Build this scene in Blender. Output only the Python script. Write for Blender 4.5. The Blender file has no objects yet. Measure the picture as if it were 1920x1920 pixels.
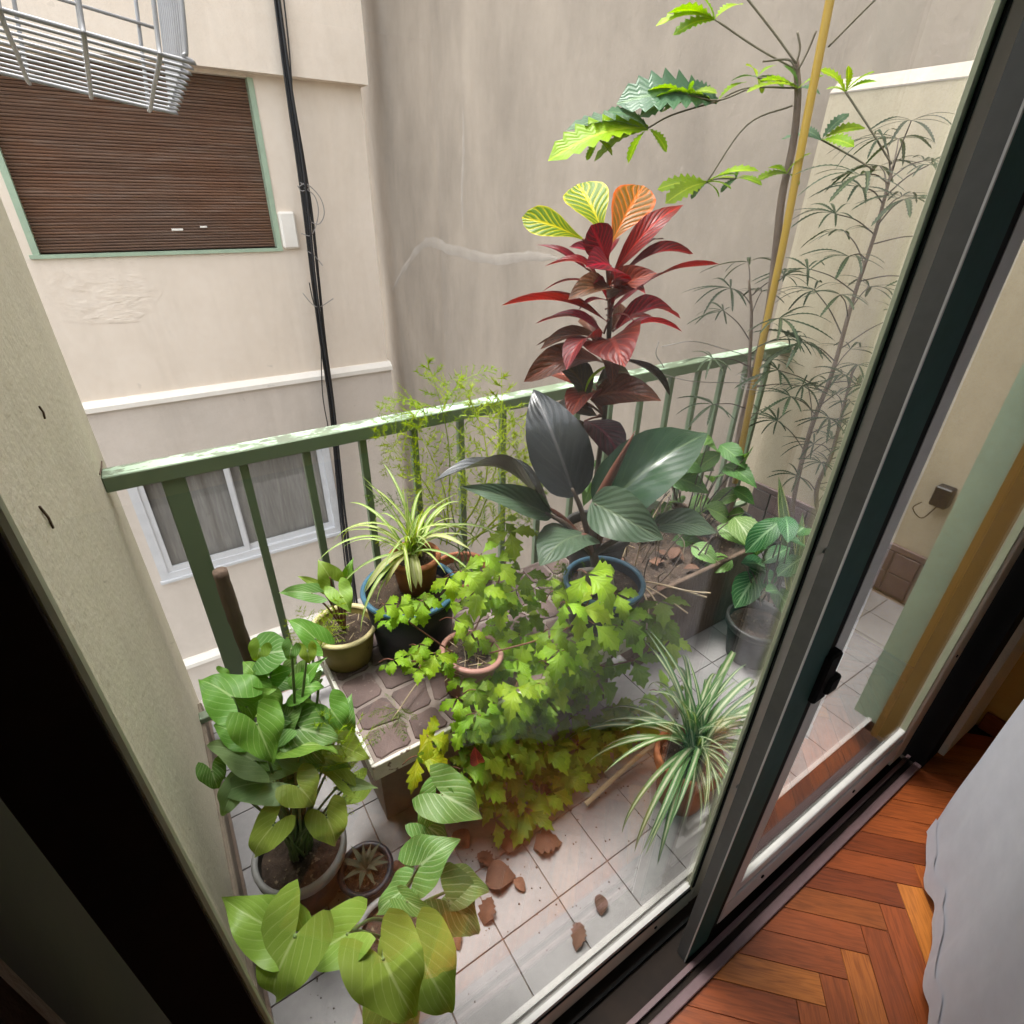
import bpy, bmesh, math, random
from mathutils import Vector, Matrix, Quaternion, noise as mnoise
R = math.radians
random.seed(7)
SC = bpy.context.scene
COL = SC.collection
# ------------------------------------------------------------------ camera
CAM = Vector((0, 0, 1.8))
ROT = (Matrix.Rotation(R(-33.5208), 3, 'Z') @ Matrix.Rotation(R(59.7027), 3, 'X') @ Matrix.Rotation(R(1.1602), 3, 'Z'))
F = 1024.1
cd = bpy.data.cameras.new('camera'); cam = bpy.data.objects.new('camera', cd); COL.objects.link(cam)
cam.matrix_world = Matrix.Translation(CAM) @ ROT.to_4x4()
cd.sensor_width = 36; cd.lens = 36 * F / 1920; cd.clip_start = 0.02; cd.clip_end = 200
SC.camera = cam
# ------------------------------------------------------------------ world, sun, exposure
SUN_EL, SUN_AZ = 77, 338          # azimuth of the sun measured from +Y clockwise
W = bpy.data.worlds.new('World'); SC.world = W; W.use_nodes = True
wn = W.node_tree; bg = wn.nodes['Background']
sky = wn.nodes.new('ShaderNodeTexSky'); sky.sky_type = 'NISHITA'; sky.sun_disc = False
sky.sun_elevation = R(SUN_EL); sky.sun_rotation = R(SUN_AZ); sky.dust_density = 4; sky.air_density = 1.2; sky.ozone_density = 0.6
hs = wn.nodes.new('ShaderNodeHueSaturation'); hs.inputs['Saturation'].default_value = 0.30
wn.links.new(sky.outputs[0], hs.inputs['Color']); wn.links.new(hs.outputs[0], bg.inputs[0])
bg.inputs[1].default_value = 0.14
sl = bpy.data.lights.new('sun', 'SUN'); sl.energy = 0.85; sl.angle = R(12); sl.color = (1, .965, .91)
so = bpy.data.objects.new('sun', sl); COL.objects.link(so)
so.rotation_euler = Vector((math.sin(R(SUN_AZ)) * math.cos(R(SUN_EL)), math.cos(R(SUN_AZ)) * math.cos(R(SUN_EL)), math.sin(R(SUN_EL)))).to_track_quat('Z', 'Y').to_euler()
so.location = (0, 4, 12)
vs = SC.view_settings; vs.view_transform = 'Standard'; vs.look = 'None'; vs.gamma = 1; vs.use_curve_mapping = False
vs.exposure = 2.45
cy = SC.cycles; cy.use_denoising = True; cy.use_adaptive_sampling = True; cy.adaptive_threshold = .02; cy.max_bounces = 8; cy.diffuse_bounces = 4; cy.glossy_bounces = 4
cy.transmission_bounces = 6; cy.transparent_max_bounces = 16; cy.sample_clamp_indirect = 6; cy.caustics_reflective = False; cy.caustics_refractive = False
try: cy.denoiser = 'OPENIMAGEDENOISE'
except Exception: pass

# ------------------------------------------------------------------ measuring helpers (photo pixel -> place in the world)
def ray(px, py): return ROT @ Vector((px - 960, 960 - py, -F))
def onx(px, py, v): d = ray(px, py); return CAM + d * ((v - CAM.x) / d.x)
def ony(px, py, v): d = ray(px, py); return CAM + d * ((v - CAM.y) / d.y)
def onz(px, py, v): d = ray(px, py); return CAM + d * ((v - CAM.z) / d.z)
def nearv(px, py, c, off=0.):
    """point of the sight line nearest to the upright axis through c, pushed off metres away from the viewer"""
    d = ray(px, py); h = math.hypot(d.x, d.y)
    t = (c[0] * d.x + c[1] * d.y) / (h * h)
    return CAM + d * (t + off / h)

FWD = ROT @ Vector((0, 0, -1))
def depth(px, py, D): return CAM + ray(px, py) * (D / F)
def tipD(B, px, py, dd=0.): return depth(px, py, (Vector(B) - CAM).dot(FWD) + dd)
# ------------------------------------------------------------------ object helpers
def link(o, parent=None):
    COL.objects.link(o)
    if parent is not None: o.parent = parent
    return o
def tag(o, label=None, cat=None, group=None, kind=None):
    if label: o['label'] = label
    if cat: o['category'] = cat
    if group: o['group'] = group
    if kind: o['kind'] = kind
    return o
def empty(name, loc, label, cat, group=None):
    o = bpy.data.objects.new(name, None); o.empty_display_size = .05; o.location = loc
    link(o); return tag(o, label, cat, group)
def mesh_of(name, vs_, fs, mat=None, smooth=False, uv=None):
    me = bpy.data.meshes.new(name); me.from_pydata([tuple(v) for v in vs_], [], fs); 
    if uv:
        l = me.uv_layers.new(name='UVMap')
        for lp in me.loops: l.data[lp.index].uv = uv[lp.vertex_index]
    if mat: me.materials.append(mat)
    if smooth: me.polygons.foreach_set('use_smooth', [True] * len(me.polygons))
    me.update(); return me
def put(name, me, parent=None, loc=None, world=True):
    """link a mesh whose vertices are in world space under a parent Empty that sits anywhere"""
    o = bpy.data.objects.new(name, me); link(o, parent)
    if parent is not None and world: o.matrix_parent_inverse = pmat(parent).inverted()
    if loc is not None: o.location = loc
    return o
_pm = {}
def pmat(p):
    m = Matrix.Translation(p.location) @ p.rotation_euler.to_matrix().to_4x4()
    if p.parent is not None: m = pmat(p.parent) @ p.matrix_parent_inverse @ m
    return m
class MB:
    def __init__(s): s.v = []; s.f = []
    def box(s, x0, x1, y0, y1, z0, z1):
        n = len(s.v)
        s.v += [(x, y, z) for z in (z0, z1) for y in (y0, y1) for x in (x0, x1)]
        s.f += [tuple(n + i for i in q) for q in ((0, 2, 3, 1), (4, 5, 7, 6), (0, 1, 5, 4), (2, 6, 7, 3), (0, 4, 6, 2), (1, 3, 7, 5))]
        return s
    def cbox(s, x0, x1, y0, y1, z0, z1, b=.003):
        """box with chamfered edges"""
        bm = bmesh.new(); bmesh.ops.create_cube(bm, size=1)
        for v in bm.verts: v.co = Vector(((x0 + x1) / 2 + v.co.x * (x1 - x0), (y0 + y1) / 2 + v.co.y * (y1 - y0), (z0 + z1) / 2 + v.co.z * (z1 - z0)))
        bmesh.ops.bevel(bm, geom=list(bm.edges), offset=b, segments=1, affect='EDGES')
        bm.verts.index_update(); n = len(s.v); s.v += [tuple(v.co) for v in bm.verts]; s.f += [tuple(n + v.index for v in f.verts) for f in bm.faces]; bm.free(); return s
    def tube(s, pts, r, n=8, cap=True):
        pts = [Vector(p) for p in pts]; m = len(pts)
        rs = r if isinstance(r, (list, tuple)) else [r] * m
        up = Vector((.13, .31, 1)).normalized(); base = len(s.v); x = None
        for i, p in enumerate(pts):
            t = (pts[min(i + 1, m - 1)] - pts[max(i - 1, 0)]); t = t.normalized() if t.length > 1e-9 else Vector((0, 0, 1))
            if x is None: x = t.orthogonal().normalized()
            x = (x - t * x.dot(t)).normalized(); y = t.cross(x)
            for k in range(n):
                a = 2 * math.pi * k / n; s.v.append(tuple(p + (x * math.cos(a) + y * math.sin(a)) * rs[i]))
        for i in range(m - 1):
            for k in range(n):
                a = base + i * n + k; b = base + i * n + (k + 1) % n
                s.f.append((a, b, b + n, a + n))
        if cap:
            s.f.append(tuple(base + k for k in reversed(range(n)))); s.f.append(tuple(base + (m - 1) * n + k for k in range(n)))
        return s
    def lathe(s, c, prof, n=32, tilt=None):
        c = Vector(c); base = len(s.v); m = len(prof)
        q = tilt or Matrix.Identity(3)
        for (r, z) in prof:
            for k in range(n):
                a = 2 * math.pi * k / n; s.v.append(tuple(c + q @ Vector((r * math.cos(a), r * math.sin(a), z))))
        for i in range(m - 1):
            for k in range(n):
                a = base + i * n + k; b = base + i * n + (k + 1) % n
                s.f.append((a, b, b + n, a + n))
        return s
    def poly(s, pts):
        n = len(s.v); s.v += [tuple(p) for p in pts]; s.f.append(tuple(range(n, n + len(pts)))); return s
    def build(s, name, mat, parent=None, smooth=False):
        return put(name, mesh_of(name, s.v, s.f, mat, smooth), parent)
def curve(pts, n=10):
    """smooth path through control points"""
    pts = [Vector(p) for p in pts]
    if len(pts) == 2: return [pts[0].lerp(pts[1], i / n) for i in range(n + 1)]
    q = [pts[0] * 2 - pts[1]] + pts + [pts[-1] * 2 - pts[-2]]; out = []
    for i in range(1, len(q) - 2):
        a, b, c, d = q[i - 1:i + 3]
        for k in range(n):
            t = k / n
            out.append(.5 * ((2 * b) + (c - a) * t + (2 * a - 5 * b + 4 * c - d) * t * t + (3 * b - a - 3 * c + d) * t ** 3))
    out.append(pts[-1]); return out

# ------------------------------------------------------------------ materials
def nt(name):
    m = bpy.data.materials.new(name); m.use_nodes = True; t = m.node_tree
    return m, t, t.nodes['Principled BSDF'], t.nodes['Material Output']
def N(t, ty, **kw):
    n = t.nodes.new(ty)
    for k, v in kw.items():
        if k in n.inputs: n.inputs[k].default_value = v
        else: setattr(n, k, v)
    return n
def math_(t, op, a, b=None, c=None):
    n = t.nodes.new('ShaderNodeMath'); n.operation = op
    for i, v in enumerate((a, b, c)):
        if v is None: continue
        if hasattr(v, 'is_linked') or hasattr(v, 'links'): t.links.new(v, n.inputs[i])
        else: n.inputs[i].default_value = v
    return n.outputs[0]
def mixc(t, fac, a, b, mode='MIX'):
    n = t.nodes.new('ShaderNodeMix'); n.data_type = 'RGBA'; n.blend_type = mode
    for sock, v in ((n.inputs[0], fac), (n.inputs[6], a), (n.inputs[7], b)):
        if hasattr(v, 'links'): t.links.new(v, sock)
        else: sock.default_value = v if isinstance(v, (int, float)) else (*v[:3], 1)
    return n.outputs[2]
def ramp(t, fac, stops):
    n = t.nodes.new('ShaderNodeValToRGB'); e = n.color_ramp.elements
    while len(e) < len(stops): e.new(.5)
    for k, (p, c) in enumerate(stops): e[k].position = p; e[k].color = (*c, 1) if not isinstance(c, (int, float)) else (c, c, c, 1)
    t.links.new(fac, n.inputs[0]); return n.outputs[0]
def noise(t, scale, detail=4, rough=.55, stretch=(1, 1, 1), coord='Object', dist=0):
    tc = t.nodes.new('ShaderNodeTexCoord'); mp = t.nodes.new('ShaderNodeMapping'); mp.inputs['Scale'].default_value = stretch
    t.links.new(tc.outputs[coord], mp.inputs[0])
    n = t.nodes.new('ShaderNodeTexNoise'); n.inputs['Scale'].default_value = scale; n.inputs['Detail'].default_value = detail
    n.inputs['Roughness'].default_value = rough; n.inputs['Distortion'].default_value = dist
    t.links.new(mp.outputs[0], n.inputs['Vector']); return n.outputs['Fac']
def bump(t, bsdf, h, strength=.3, dist=.01):
    b = t.nodes.new('ShaderNodeBump'); b.inputs['Strength'].default_value = strength; b.inputs['Distance'].default_value = dist
    t.links.new(h, b.inputs['Height']); t.links.new(b.outputs[0], bsdf.inputs['Normal'])
def surf(name, c1, c2, scale=3, rough=.8, bscale=60, bstr=.25, bdist=.004, stretch=(1, 1, 1), lo=.35, hi=.65, metal=0, rnd=0, spec=.4, speck=None, streak=0):
    m, t, b, o = nt(name)
    f = ramp(t, noise(t, scale, 6, .6, stretch), [(lo, 0.), (hi, 1.)])
    c = mixc(t, f, c1, c2)
    f2 = noise(t, scale * 9, 4, .6, stretch)
    c = mixc(t, .35, c, mixc(t, f2, (.25, .25, .25), (.8, .8, .8)), 'SOFT_LIGHT')
    if streak:
        dr_ = ramp(t, noise(t, 2.4, 8, .7, (1, 1, .14), dist=.5), [(.46, 0.), (.75, streak)]); c = mixc(t, dr_, c, (c1[0] * .55, c1[1] * .53, c1[2] * .5))
        gr = ramp(t, noise(t, 140, 3, .6), [(.35, streak * .7), (.5, 0.)]); c = mixc(t, gr, c, (c1[0] * .6, c1[1] * .58, c1[2] * .55))
    if speck:
        sp = ramp(t, noise(t, speck[0], 2, .5), [(speck[1], 0.), (speck[1] + .05, 1.)]); c = mixc(t, sp, c, speck[2])
    if rnd:
        oi = t.nodes.new('ShaderNodeObjectInfo')
        hsv = t.nodes.new('ShaderNodeHueSaturation'); t.links.new(c, hsv.inputs['Color'])
        t.links.new(math_(t, 'MULTIPLY_ADD', oi.outputs['Random'], 2 * rnd, 1 - rnd), hsv.inputs['Value']); c = hsv.outputs[0]
    t.links.new(c, b.inputs['Base Color']); b.inputs['Roughness'].default_value = rough; b.inputs['Metallic'].default_value = metal
    b.inputs['Specular IOR Level'].default_value = spec
    if bstr: bump(t, b, noise(t, bscale, 5, .6, stretch), bstr, bdist)
    return m
def wood(name, cols, scale=14, rough=.35):
    """per-object board colour out of a row of tones, grain along local Y"""
    m, t, b, o = nt(name)
    oi = t.nodes.new('ShaderNodeObjectInfo')
    n = len(cols); base = ramp(t, oi.outputs['Random'], [(i / max(n - 1, 1), c) for i, c in enumerate(cols)])
    tc = t.nodes.new('ShaderNodeTexCoord'); mp = t.nodes.new('ShaderNodeMapping'); mp.inputs['Scale'].default_value = (1, .07, 1)
    add = t.nodes.new('ShaderNodeVectorMath'); add.operation = 'ADD'
    t.links.new(tc.outputs['Object'], add.inputs[0]); t.links.new(math_(t, 'MULTIPLY', oi.outputs['Random'], 37.), add.inputs[1])
    t.links.new(add.outputs[0], mp.inputs[0])
    nz = t.nodes.new('ShaderNodeTexNoise'); nz.inputs['Scale'].default_value = scale * 9; nz.inputs['Detail'].default_value = 6; nz.inputs['Distortion'].default_value = 1.2
    t.links.new(mp.outputs[0], nz.inputs['Vector'])
    g = ramp(t, nz.outputs['Fac'], [(.3, (.35, .3, .28)), (.6, (.75, .75, .75))])
    c = mixc(t, .75, base, g, 'OVERLAY')
    t.links.new(c, b.inputs['Base Color']); b.inputs['Roughness'].default_value = rough
    bump(t, b, nz.outputs['Fac'], .12, .002); return m

M = {}
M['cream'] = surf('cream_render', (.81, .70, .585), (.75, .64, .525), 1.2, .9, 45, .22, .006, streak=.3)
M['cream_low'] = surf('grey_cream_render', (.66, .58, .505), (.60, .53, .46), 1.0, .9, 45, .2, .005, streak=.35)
M['cream_edge'] = surf('pale_ledge_paint', (.84, .79, .71), (.78, .72, .64), 3, .85, 60, .15, .003)
M['cream_rough'] = surf('flaking_render', (.62, .545, .45), (.56, .49, .41), 5, .95, 26, .6, .02)
def greywall():
    m, t, b, o = nt('bare_cement_render')
    a = noise(t, .9, 8, .68, (1, 1, .5)); s = noise(t, 2.2, 8, .68, (1, 1, .3), dist=.9)
    c = mixc(t, ramp(t, a, [(.34, 0.), (.66, 1.)]), (.245, .209, .170), (.385, .329, .268))
    c = mixc(t, ramp(t, s, [(.50, 0.), (.74, .32)]), c, (.185, .160, .135))
    sp = noise(t, 24, 3, .6); c = mixc(t, ramp(t, sp, [(.6, 0.), (.75, .35)]), c, (.42, .365, .31))
    t.links.new(c, b.inputs['Base Color']); b.inputs['Roughness'].default_value = .92; b.inputs['Specular IOR Level'].default_value = .25
    bump(t, b, noise(t, 18, 8, .7, (1, 1, .6)), .35, .012); return m
M['grey'] = greywall()
M['patch'] = surf('filler_patch', (.36, .32, .275), (.315, .278, .236), 6, .95, 60, .3, .004)
M['pillar'] = surf('olive_cream_render', (.73, .68, .55), (.64, .60, .475), 1.6, .9, 55, .45, .006, streak=.35, speck=(75, .68, (.74, .70, .58)))
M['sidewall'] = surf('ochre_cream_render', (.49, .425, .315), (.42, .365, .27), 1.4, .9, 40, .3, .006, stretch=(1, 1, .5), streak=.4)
def railmat():
    m, t, b, o = nt('flaking_green_paint')
    n1 = noise(t, 16, 6, .7, (.5, 1, 1)); n0 = noise(t, 2.2, 3, .5)
    geo = t.nodes.new('ShaderNodeNewGeometry'); sx = t.nodes.new('ShaderNodeSeparateXYZ'); t.links.new(geo.outputs['Normal'], sx.inputs[0])
    c = mixc(t, ramp(t, n0, [(.35, 0.), (.65, 1.)]), (.125, .175, .10), (.145, .20, .12))
    wear = ramp(t, math_(t, 'ADD', math_(t, 'MULTIPLY', n1, .6), math_(t, 'MULTIPLY', n0, .5)), [(.50, 0.), (.53, 1.)])
    top = math_(t, 'MULTIPLY', wear, ramp(t, sx.outputs[2], [(.7, 0.), (.9, 1.)]))
    faded = mixc(t, ramp(t, n1, [(.46, 0.), (.49, 1.)]), (.105, .125, .085), (.31, .42, .30))
    tp = ramp(t, sx.outputs[2], [(.7, 0.), (.9, 1.)])
    c = mixc(t, math_(t, 'MULTIPLY', tp, .8), c, (.125, .16, .10)); c = mixc(t, top, c, faded)
    t.links.new(c, b.inputs['Base Color']); b.inputs['Roughness'].default_value = .55
    bump(t, b, n1, .3, .002); return m
M['rail'] = railmat()
M['mint'] = surf('mint_frame_paint', (.36, .46, .33), (.31, .40, .29), 5, .6, 80, .1, .001)
def shuttermat():
    m, t, b, o = nt('weathered_slat_wood')
    row = noise(t, 1., 3, .7, (.05, 1, 42)); bits = noise(t, 1.4, 8, .7, (1.6, 1, 26)); big = noise(t, 1.3, 4, .6, (.6, 1, 1.2))
    c = mixc(t, ramp(t, row, [(.3, 0.), (.7, 1.)]), (.105, .050, .030), (.215, .115, .072))
    c = mixc(t, ramp(t, bits, [(.5, 0.), (.72, .75)]), c, (.26, .19, .15))
    c = mixc(t, ramp(t, bits, [(.28, .8), (.42, 0.)]), c, (.035, .022, .017))
    c = mixc(t, ramp(t, big, [(.4, 0.), (.7, .55)]), c, (.12, .095, .078))
    t.links.new(c, b.inputs['Base Color']); b.inputs['Roughness'].default_value = .8; b.inputs['Specular IOR Level'].default_value = .2
    bump(t, b, bits, .5, .004); return m
M['shutter'] = shuttermat()
M['alu'] = surf('white_window_paint', (.62, .62, .63), (.56, .56, .57), 6, .4, 80, .05, .001)
M['netting'] = surf('window_net_curtain', (.30, .28, .255), (.22, .20, .185), 6, .9, 90, .2, .003, stretch=(6, 1, .5))
M['black'] = surf('black_cable', (.012, .012, .014), (.02, .02, .022), 8, .45, 60, .1, .001)
M['wire'] = surf('thin_grey_wire', (.25, .23, .21), (.33, .31, .29), 8, .5, 60, .1, .001)
M['coated'] = surf('grey_coated_wire', (.36, .36, .37), (.30, .30, .305), 8, .35, 60, .1, .001)
M['tile'] = surf('mottled_floor_tile', (.238, .228, .226), (.17, .163, .164), 6, .5, 90, .1, .0015, lo=.3, hi=.7, rnd=.05, speck=(55, .66, (.24, .225, .22)))
M['tile'] = M['tile']
M['grout'] = surf('brown_grout', (.16, .115, .085), (.12, .09, .07), 9, .95, 60, .3, .003)
M['slate'] = surf('brown_clay_slab', (.085, .055, .050), (.125, .085, .076), 9, .7, 55, .4, .004, rnd=.16, speck=(60, .66, (.17, .13, .115)))
M['mortar'] = surf('pale_mortar', (.24, .195, .175), (.18, .145, .13), 12, .95, 60, .4, .004)
M['bench_edge'] = surf('chipped_white_edge', (.60, .58, .52), (.50, .48, .42), 12, .7, 60, .3, .003, speck=(38, .60, (.14, .10, .075)))
M['bench_side'] = surf('beige_bench_render', (.20, .165, .125), (.15, .12, .09), 4, .9, 50, .3, .004)
M['dado'] = surf('plum_wall_tile', (.10, .066, .062), (.145, .10, .095), 9, .45, 60, .15, .002, rnd=.12)
M['panel_beige'] = surf('beige_door_aluminium', (.58, .515, .42), (.50, .445, .36), 5, .5, 70, .12, .001)
M['panel_grey'] = surf('grey_door_aluminium', (.46, .45, .43), (.40, .39, .37), 7, .4, 70, .1, .001)
M['panel_green'] = surf('dark_green_door_paint', (.020, .062, .054), (.026, .072, .062), 5, .65, 70, .1, .001, spec=.12)
M['panel_edge'] = surf('olive_door_edge', (.40, .43, .29), (.34, .36, .24), 5, .5, 70, .1, .001)
M['frame_dark'] = surf('dark_brown_frame', (.022, .015, .011), (.015, .011, .009), 5, .7, 70, .1, .001, spec=.15)
M['frame_plum'] = surf('plum_track', (.17, .105, .11), (.13, .085, .09), 9, .45, 70, .15, .001)
M['stile_grey'] = surf('dull_grey_aluminium', (.085, .085, .08), (.065, .065, .06), 6, .5, 70, .1, .001)
M['gasket'] = surf('black_gasket', (.006, .006, .006), (.009, .009, .009), 5, .8, 70, .1, .001, spec=.1)
M['ochre_reflection'] = surf('painted_ochre_reflection', (.30, .17, .04), (.24, .13, .03), 3, .5, 50, .15, .002, stretch=(1, 1, .2))  # reflected ochre of the room, put into the colour
M['ochre'] = surf('ochre_wall_paint', (.55, .33, .075), (.50, .29, .06), 1.5, .8, 50, .15, .003)
M['ceiling'] = surf('off_white_paint', (.62, .58, .5), (.58, .54, .46), 1.5, .9, 50, .15, .003)
M['sheet'] = surf('white_cotton_sheet', (.50, .50, .545), (.47, .47, .515), 2, .9, 300, .1, .001)
M['parquet'] = wood('parquet_oak', [(.11, .022, .007), (.26, .068, .015), (.15, .032, .009), (.40, .14, .024), (.18, .042, .011), (.22, .055, .013), (.095, .02, .007), (.32, .10, .018)])
M['bark'] = surf('dark_bark', (.075, .048, .033), (.13, .09, .065), 18, .9, 70, .8, .006, stretch=(1, 1, .25))
M['trunk'] = surf('grey_brown_bark', (.12, .085, .062), (.20, .15, .115), 16, .85, 60, .6, .004, stretch=(1, 1, .4))
M['cane'] = surf('yellow_cane', (.42, .27, .035), (.30, .19, .03), 7, .4, 40, .2, .002, stretch=(1, 1, .15))
M['straw'] = surf('dry_straw', (.42, .34, .22), (.30, .23, .14), 12, .85, 60, .3, .002)
M['soil'] = surf('dark_potting_soil', (.030, .020, .014), (.075, .05, .035), 30, .95, 70, 1, .012, speck=(70, .64, (.20, .15, .10)))
M['terracotta'] = surf('terracotta', (.33, .12, .055), (.26, .09, .045), 8, .8, 60, .2, .002)
M['blue_pot'] = surf('dark_blue_plastic', (.018, .026, .038), (.014, .02, .03), 5, .4, 60, .05, .001)
M['blue_rim'] = surf('blue_plastic_rim', (.05, .13, .20), (.04, .11, .17), 5, .35, 60, .05, .001)
M['yellow_pot'] = surf('stained_yellow_plastic', (.34, .28, .085), (.28, .225, .07), 5, .5, 60, .1, .001, speck=(26, .70, (.09, .06, .03)))
M['yellow_rim'] = surf('pale_yellow_rim', (.55, .48, .25), (.47, .40, .20), 5, .5, 60, .1, .001)
M['pink_pot'] = surf('pinkish_plastic', (.30, .155, .125), (.25, .13, .105), 6, .5, 60, .1, .001)
M['grey_pot'] = surf('grey_plastic', (.27, .27, .265), (.22, .22, .215), 6, .4, 60, .1, .001)
M['dark_pot'] = surf('black_plastic', (.020, .020, .019), (.028, .027, .025), 5, .5, 60, .1, .001)
M['concrete'] = surf('rough_concrete', (.24, .215, .20), (.18, .16, .15), 8, .95, 60, .5, .006)
M['dead'] = surf('dead_brown_leaf', (.13, .062, .036), (.085, .044, .028), 25, .8, 120, .4, .003, rnd=.25)
M['mud'] = surf('courtyard_paving', (.22, .20, .18), (.17, .155, .14), 2, .9, 20, .3, .01)

def glassmat():
    m, t, b, o = nt('dusty_window_glass'); t.nodes.remove(b)
    ge = t.nodes.new('ShaderNodeNewGeometry'); dp = t.nodes.new('ShaderNodeVectorMath'); dp.operation = 'DOT_PRODUCT'
    t.links.new(ge.outputs['Incoming'], dp.inputs[0]); t.links.new(ge.outputs['Normal'], dp.inputs[1])
    k = math_(t, 'POWER', math_(t, 'SUBTRACT', 1., math_(t, 'ABSOLUTE', dp.outputs['Value'])), 5.)
    fres = math_(t, 'MULTIPLY_ADD', k, .96, .04)          # thin pane, the same from both sides
    tr = N(t, 'ShaderNodeBsdfTransparent'); tr.inputs[0].default_value = (.975, .98, .975, 1)
    gl = N(t, 'ShaderNodeBsdfGlossy', Roughness=.0); gl.inputs[0].default_value = (1, 1, 1, 1)
    df = N(t, 'ShaderNodeBsdfDiffuse'); df.inputs[0].default_value = (.75, .74, .72, 1)
    mx = t.nodes.new('ShaderNodeMixShader'); t.links.new(fres, mx.inputs[0]); t.links.new(tr.outputs[0], mx.inputs[1]); t.links.new(gl.outputs[0], mx.inputs[2])
    d = math_(t, 'MULTIPLY', ramp(t, noise(t, 4.5, 5, .6), [(.5, 0.), (.85, 1.)]), .012)
    sp = math_(t, 'MULTIPLY', ramp(t, noise(t, 150, 2, .5), [(.745, 0.), (.775, 1.)]), .09)
    m2 = t.nodes.new('ShaderNodeMixShader'); t.links.new(math_(t, 'ADD', math_(t, 'ADD', d, sp), .002), m2.inputs[0]); t.links.new(mx.outputs[0], m2.inputs[1]); t.links.new(df.outputs[0], m2.inputs[2])
    t.links.new(m2.outputs[0], o.inputs[0]); return m
M['glass'] = glassmat()

LEAFK = .74
def leafmat(name, c1, c2, vein, nv=7, slant=.55, vw=.10, vstr=.8, mid=.06, rough=.38, trans=.35, edge=None, rnd=.16, hue=.015, bstr=.35, spots=None, tcol=None, ridge=False, spec=.22):
    """leaf with a midrib and side veins laid out on the leaf's own UV (u across, v along)"""
    m, t, b, o = nt(name)
    uv = t.nodes.new('ShaderNodeUVMap'); uv.uv_map = 'UVMap'; sx = t.nodes.new('ShaderNodeSeparateXYZ'); t.links.new(uv.outputs[0], sx.inputs[0])
    u = math_(t, 'ABSOLUTE', math_(t, 'MULTIPLY_ADD', sx.outputs[0], 2., -1.)); v = sx.outputs[1]
    nz = noise(t, 7, 4, .6)
    ph = math_(t, 'MULTIPLY', math_(t, 'SUBTRACT', v, math_(t, 'MULTIPLY', math_(t, 'POWER', u, .8), slant)), float(nv))
    ph = math_(t, 'ADD', ph, math_(t, 'MULTIPLY', nz, .35))
    saw = math_(t, 'ABSOLUTE', math_(t, 'SUBTRACT', math_(t, 'FRACT', ph), .5))          # 0 on the vein
    lat = math_(t, 'SUBTRACT', 1., math_(t, 'SMOOTH_MIN', math_(t, 'DIVIDE', saw, vw), 1., .1)) if False else ramp(t, saw, [(0., 1.), (vw, .55), (vw * 2.2, 0.)])
    fade = ramp(t, u, [(0., 1.), (.7, .8), (1., .25)])
    lat = math_(t, 'MULTIPLY', lat, fade)
    midr = ramp(t, u, [(0., 1.), (mid, .8), (mid * 2, 0.)])
    vm = math_(t, 'MAXIMUM', math_(t, 'MULTIPLY', lat, vstr), midr)
    big = ramp(t, noise(t, 3, 3, .6), [(.3, 0.), (.7, 1.)])
    c = mixc(t, big, c1, c2)
    if edge: c = mixc(t, ramp(t, u, [(edge[1], 0.), (min(edge[1] + .15, 1), 1.)]), c, edge[0])
    c = mixc(t, vm, c, vein)
    if spots: c = mixc(t, ramp(t, noise(t, spots[0], 3, .6), [(spots[1], 0.), (spots[1] + .08, 1.)]), c, spots[2])
    oi = t.nodes.new('ShaderNodeObjectInfo'); hv = t.nodes.new('ShaderNodeHueSaturation'); hv.inputs['Saturation'].default_value = 1.08
    t.links.new(c, hv.inputs['Color'])
    t.links.new(math_(t, 'MULTIPLY_ADD', oi.outputs['Random'], 2 * rnd * LEAFK, LEAFK * (1 - rnd)), hv.inputs['Value'])
    r2 = math_(t, 'FRACT', math_(t, 'MULTIPLY', oi.outputs['Random'], 7.31))
    t.links.new(math_(t, 'MULTIPLY_ADD', r2, 2 * hue, .5 - hue), hv.inputs['Hue'])
    col = hv.outputs[0]
    t.links.new(col, b.inputs['Base Color']); b.inputs['Roughness'].default_value = rough; b.inputs['Specular IOR Level'].default_value = spec
    h = math_(t, 'ADD', math_(t, 'MULTIPLY', saw, 1. if not ridge else -1.), math_(t, 'MULTIPLY', midr, -.4))
    h = math_(t, 'ADD', h, math_(t, 'MULTIPLY', noise(t, 90, 3, .6), .12))
    bump(t, b, h, bstr, .006)
    tl = t.nodes.new('ShaderNodeBsdfTranslucent'); 
    tc = mixc(t, 1., col, tcol or (1, 1, .35), 'MULTIPLY'); hv2 = t.nodes.new('ShaderNodeHueSaturation'); hv2.inputs['Value'].default_value = 1.5; hv2.inputs['Saturation'].default_value = 1.1; t.links.new(tc, hv2.inputs['Color'])
    t.links.new(hv2.outputs[0], tl.inputs[0])
    mx = t.nodes.new('ShaderNodeMixShader'); mx.inputs[0].default_value = trans
    t.links.new(b.outputs[0], mx.inputs[1]); t.links.new(tl.outputs[0], mx.inputs[2]); t.links.new(mx.outputs[0], o.inputs[0])
    return m
L = {}
L['arrow'] = leafmat('arrowhead_leaf_skin', (.14, .29, .055), (.18, .345, .07), (.40, .55, .23), 4.2, .9, .035, .8, .03, .42, .3, bstr=.12, spots=(26, .73, (.28, .21, .08)))
L['arrow_pale'] = leafmat('pale_arrowhead_leaf_skin', (.25, .37, .075), (.30, .43, .10), (.47, .58, .24), 4.2, .9, .035, .75, .03, .38, .3, bstr=.10, spots=(30, .74, (.33, .25, .09)))
L['arrow_grey'] = leafmat('silvery_arrowhead_leaf_skin', (.24, .345, .16), (.20, .30, .13), (.36, .47, .26), 4.2, .9, .03, .6, .03, .5, .25, bstr=.1)
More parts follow.
